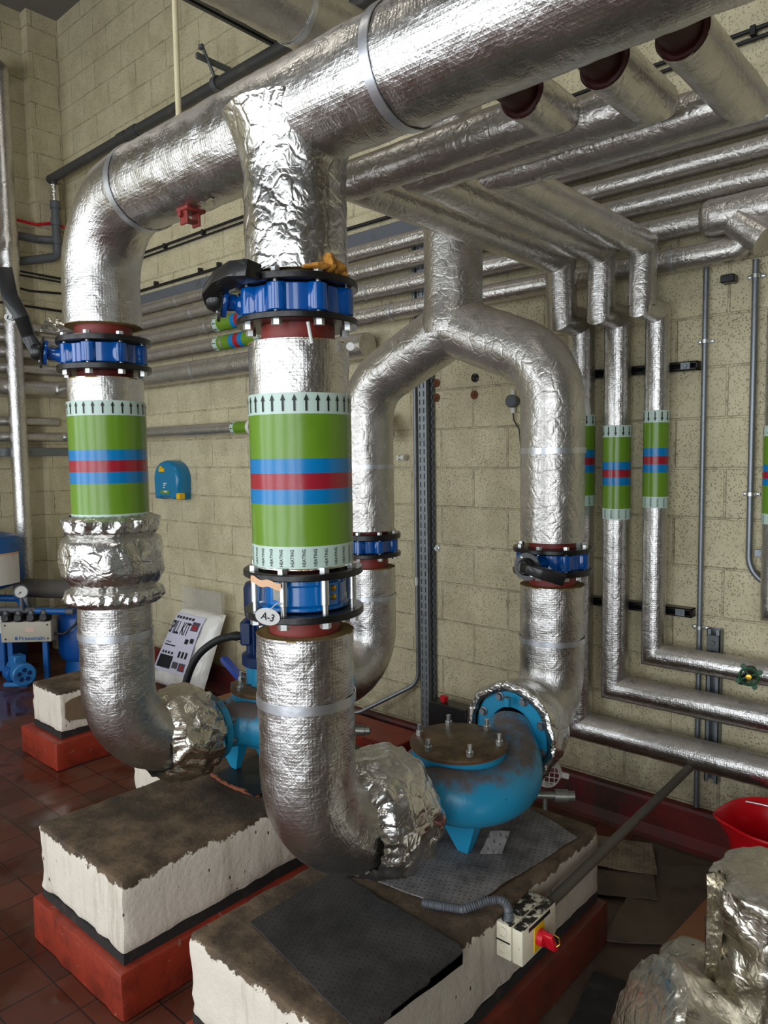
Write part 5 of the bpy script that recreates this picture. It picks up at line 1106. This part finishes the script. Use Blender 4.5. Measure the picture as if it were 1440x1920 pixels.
for k in range(5): an = 2 * PI * k / 5; mb.rev(fcn + (frame(a_)[0] * math.cos(an) + frame(a_)[1] * math.sin(an)) * .042, a_, [(0, .020), (.001, .019), (.001, 0)], 14)
mb.build('fan_grille', 'motor_blue', bs)
MB().rev(c - a_ * .02 - ey * .0 + V((-.07, -.05, -.02)), a_, [(0, 0), (0, .06), (.10, .06), (.12, .045), (.12, 0)], 26).build('pump_head', 'set_blue', bs)
t = thing('expansion_tank', 'deep blue cylinder standing behind the cream control box', 'tank', (-6.35, 3.1, 0), None)
MB().rev(W(.60, .36, .10), (0, 0, 1), [(0, 0), (.0, .16), (.03, .22), (.08, .24), (.40, .24), (.46, .20), (.49, .10), (.49, 0)], 44).build('shell', plain('deep_blue', (8, 70, 140), .4, 0, .15, (6, 40, 84, .6), 14), t)
MB().rev(W(.60, .36, 0), (0, 0, 1), [(0, .20), (.12, .18)], 36).build('stand', 'set_blue', t)
tag(MB().sweep([W(-.05, .46, .75), W(1.0, .46, .68)], .085, 28, 0, .1, True, skin(.004, 10)).build('lagged_pipe', plain('lagging_grey', (104, 98, 92), .8, 0, .4, (78, 70, 64, .6), 12), None), 'thick dark lagged pipe behind the pressure gauge', 'pipe')
t = thing('cable', 'thin black cable looping from the control box to the deep blue cylinder', 'cable', W(.43, .1, .4)); MB().sweep([W(.43, .06, .40), W(.52, .05, .40), W(.62, .06, .48), W(.66, .10, .60)], .011, 10, .05, .03).build('sheath', 'black_rubber', t)

# pieces that belong to a part rather than to the whole thing
def nest(root, head, subs):
    for o in [o for o in bpy.data.objects if o.name.split('.')[0] == root and o.type == 'EMPTY']:
        kids = [c for c in o.children]; hs = [c for c in kids if c.name.split('.')[0] == head]
        if hs:
            for c in kids:
                if c.name.split('.')[0] in subs: c.parent = hs[0]
nest('inline_pump', 'motor_frame', ('motor_flange', 'fan_cowl', 'terminal_box', 'cable_gland', 'rating_plate'))
nest('inline_pump', 'cover_plate', ('stud',)); nest('inline_pump', 'discharge_flange', ()); nest('butterfly_valve', 'lever', ('plate_screw', 'notch_plate'))
nest('booster_set', 'control_box', ('maker_lettering', 'warning_sticker', 'cover_screw', 'pressure_switch')); nest('booster_set', 'gauge_case', ('gauge_dial',))
nest('booster_set', 'motor', ('fan_grille', 'pump_head')); nest('booster_set', 'break_tank', ('instruction_label',)); nest('eyewash_box', 'case', ('latch', 'pull_tab', 'printed_badge'))
nest('pressure_vessel', 'shell', ('paper_sheet', 'tape_strip')); nest('check_valve', 'body', ('test_point', 'rating_plate')); nest('spill_kit', 'contents', ('printed_sheet',))

# ------------------------------------------------------------------ light: daylight through the front windows, two added ceiling battens
def area(name, loc, rot, sx, sy, power, col=(1, 1, 1)):
    l = bpy.data.lights.new(name, 'AREA'); l.shape = 'RECTANGLE'; l.size = sx; l.size_y = sy; l.energy = power; l.color = col
    o = bpy.data.objects.new(name, l); COL.objects.link(o); o.location = loc; o.rotation_euler = rot; return o
for i, (a, b_, z0, z1) in enumerate(WIN):
    area('window_daylight', ((a + b_) / 2, -3.18, (z0 + z1) / 2), (PI / 2, 0, 0), b_ - a, z1 - z0, (66, 70, 84, 84, 60)[i], (.93, .97, 1.0))
for i, (x, y) in enumerate(((-4.6, .6), (-.6, .2))):  # lamps added out of view to lift the ambient light
    t = thing('fill_batten', 'unseen batten added under the ceiling for ambient fill, %s' % ('over the far pipes', 'over the camera')[i], 'light', (x, y, 6.11), 'added fill battens')
    MB().box((x - .75, y - .06, 6.11), (x + .75, y + .06, 6.2), .008).build('housing', 'white', t)
    area('batten_fill', (x, y, 6.10), (0, 0, 0), 1.5, .12, 28, (1, .95, .86))
w = bpy.data.worlds.new('world'); SC.world = w; w.use_nodes = True
bg = w.node_tree.nodes['Background']; bg.inputs[0].default_value = (.75, .85, 1, 1); bg.inputs[1].default_value = 1.5

SC.view_settings.view_transform = 'Standard'; SC.view_settings.look = 'None'; SC.view_settings.exposure = -0.12; SC.view_settings.gamma = 1.0
SC.view_settings.use_curve_mapping = False
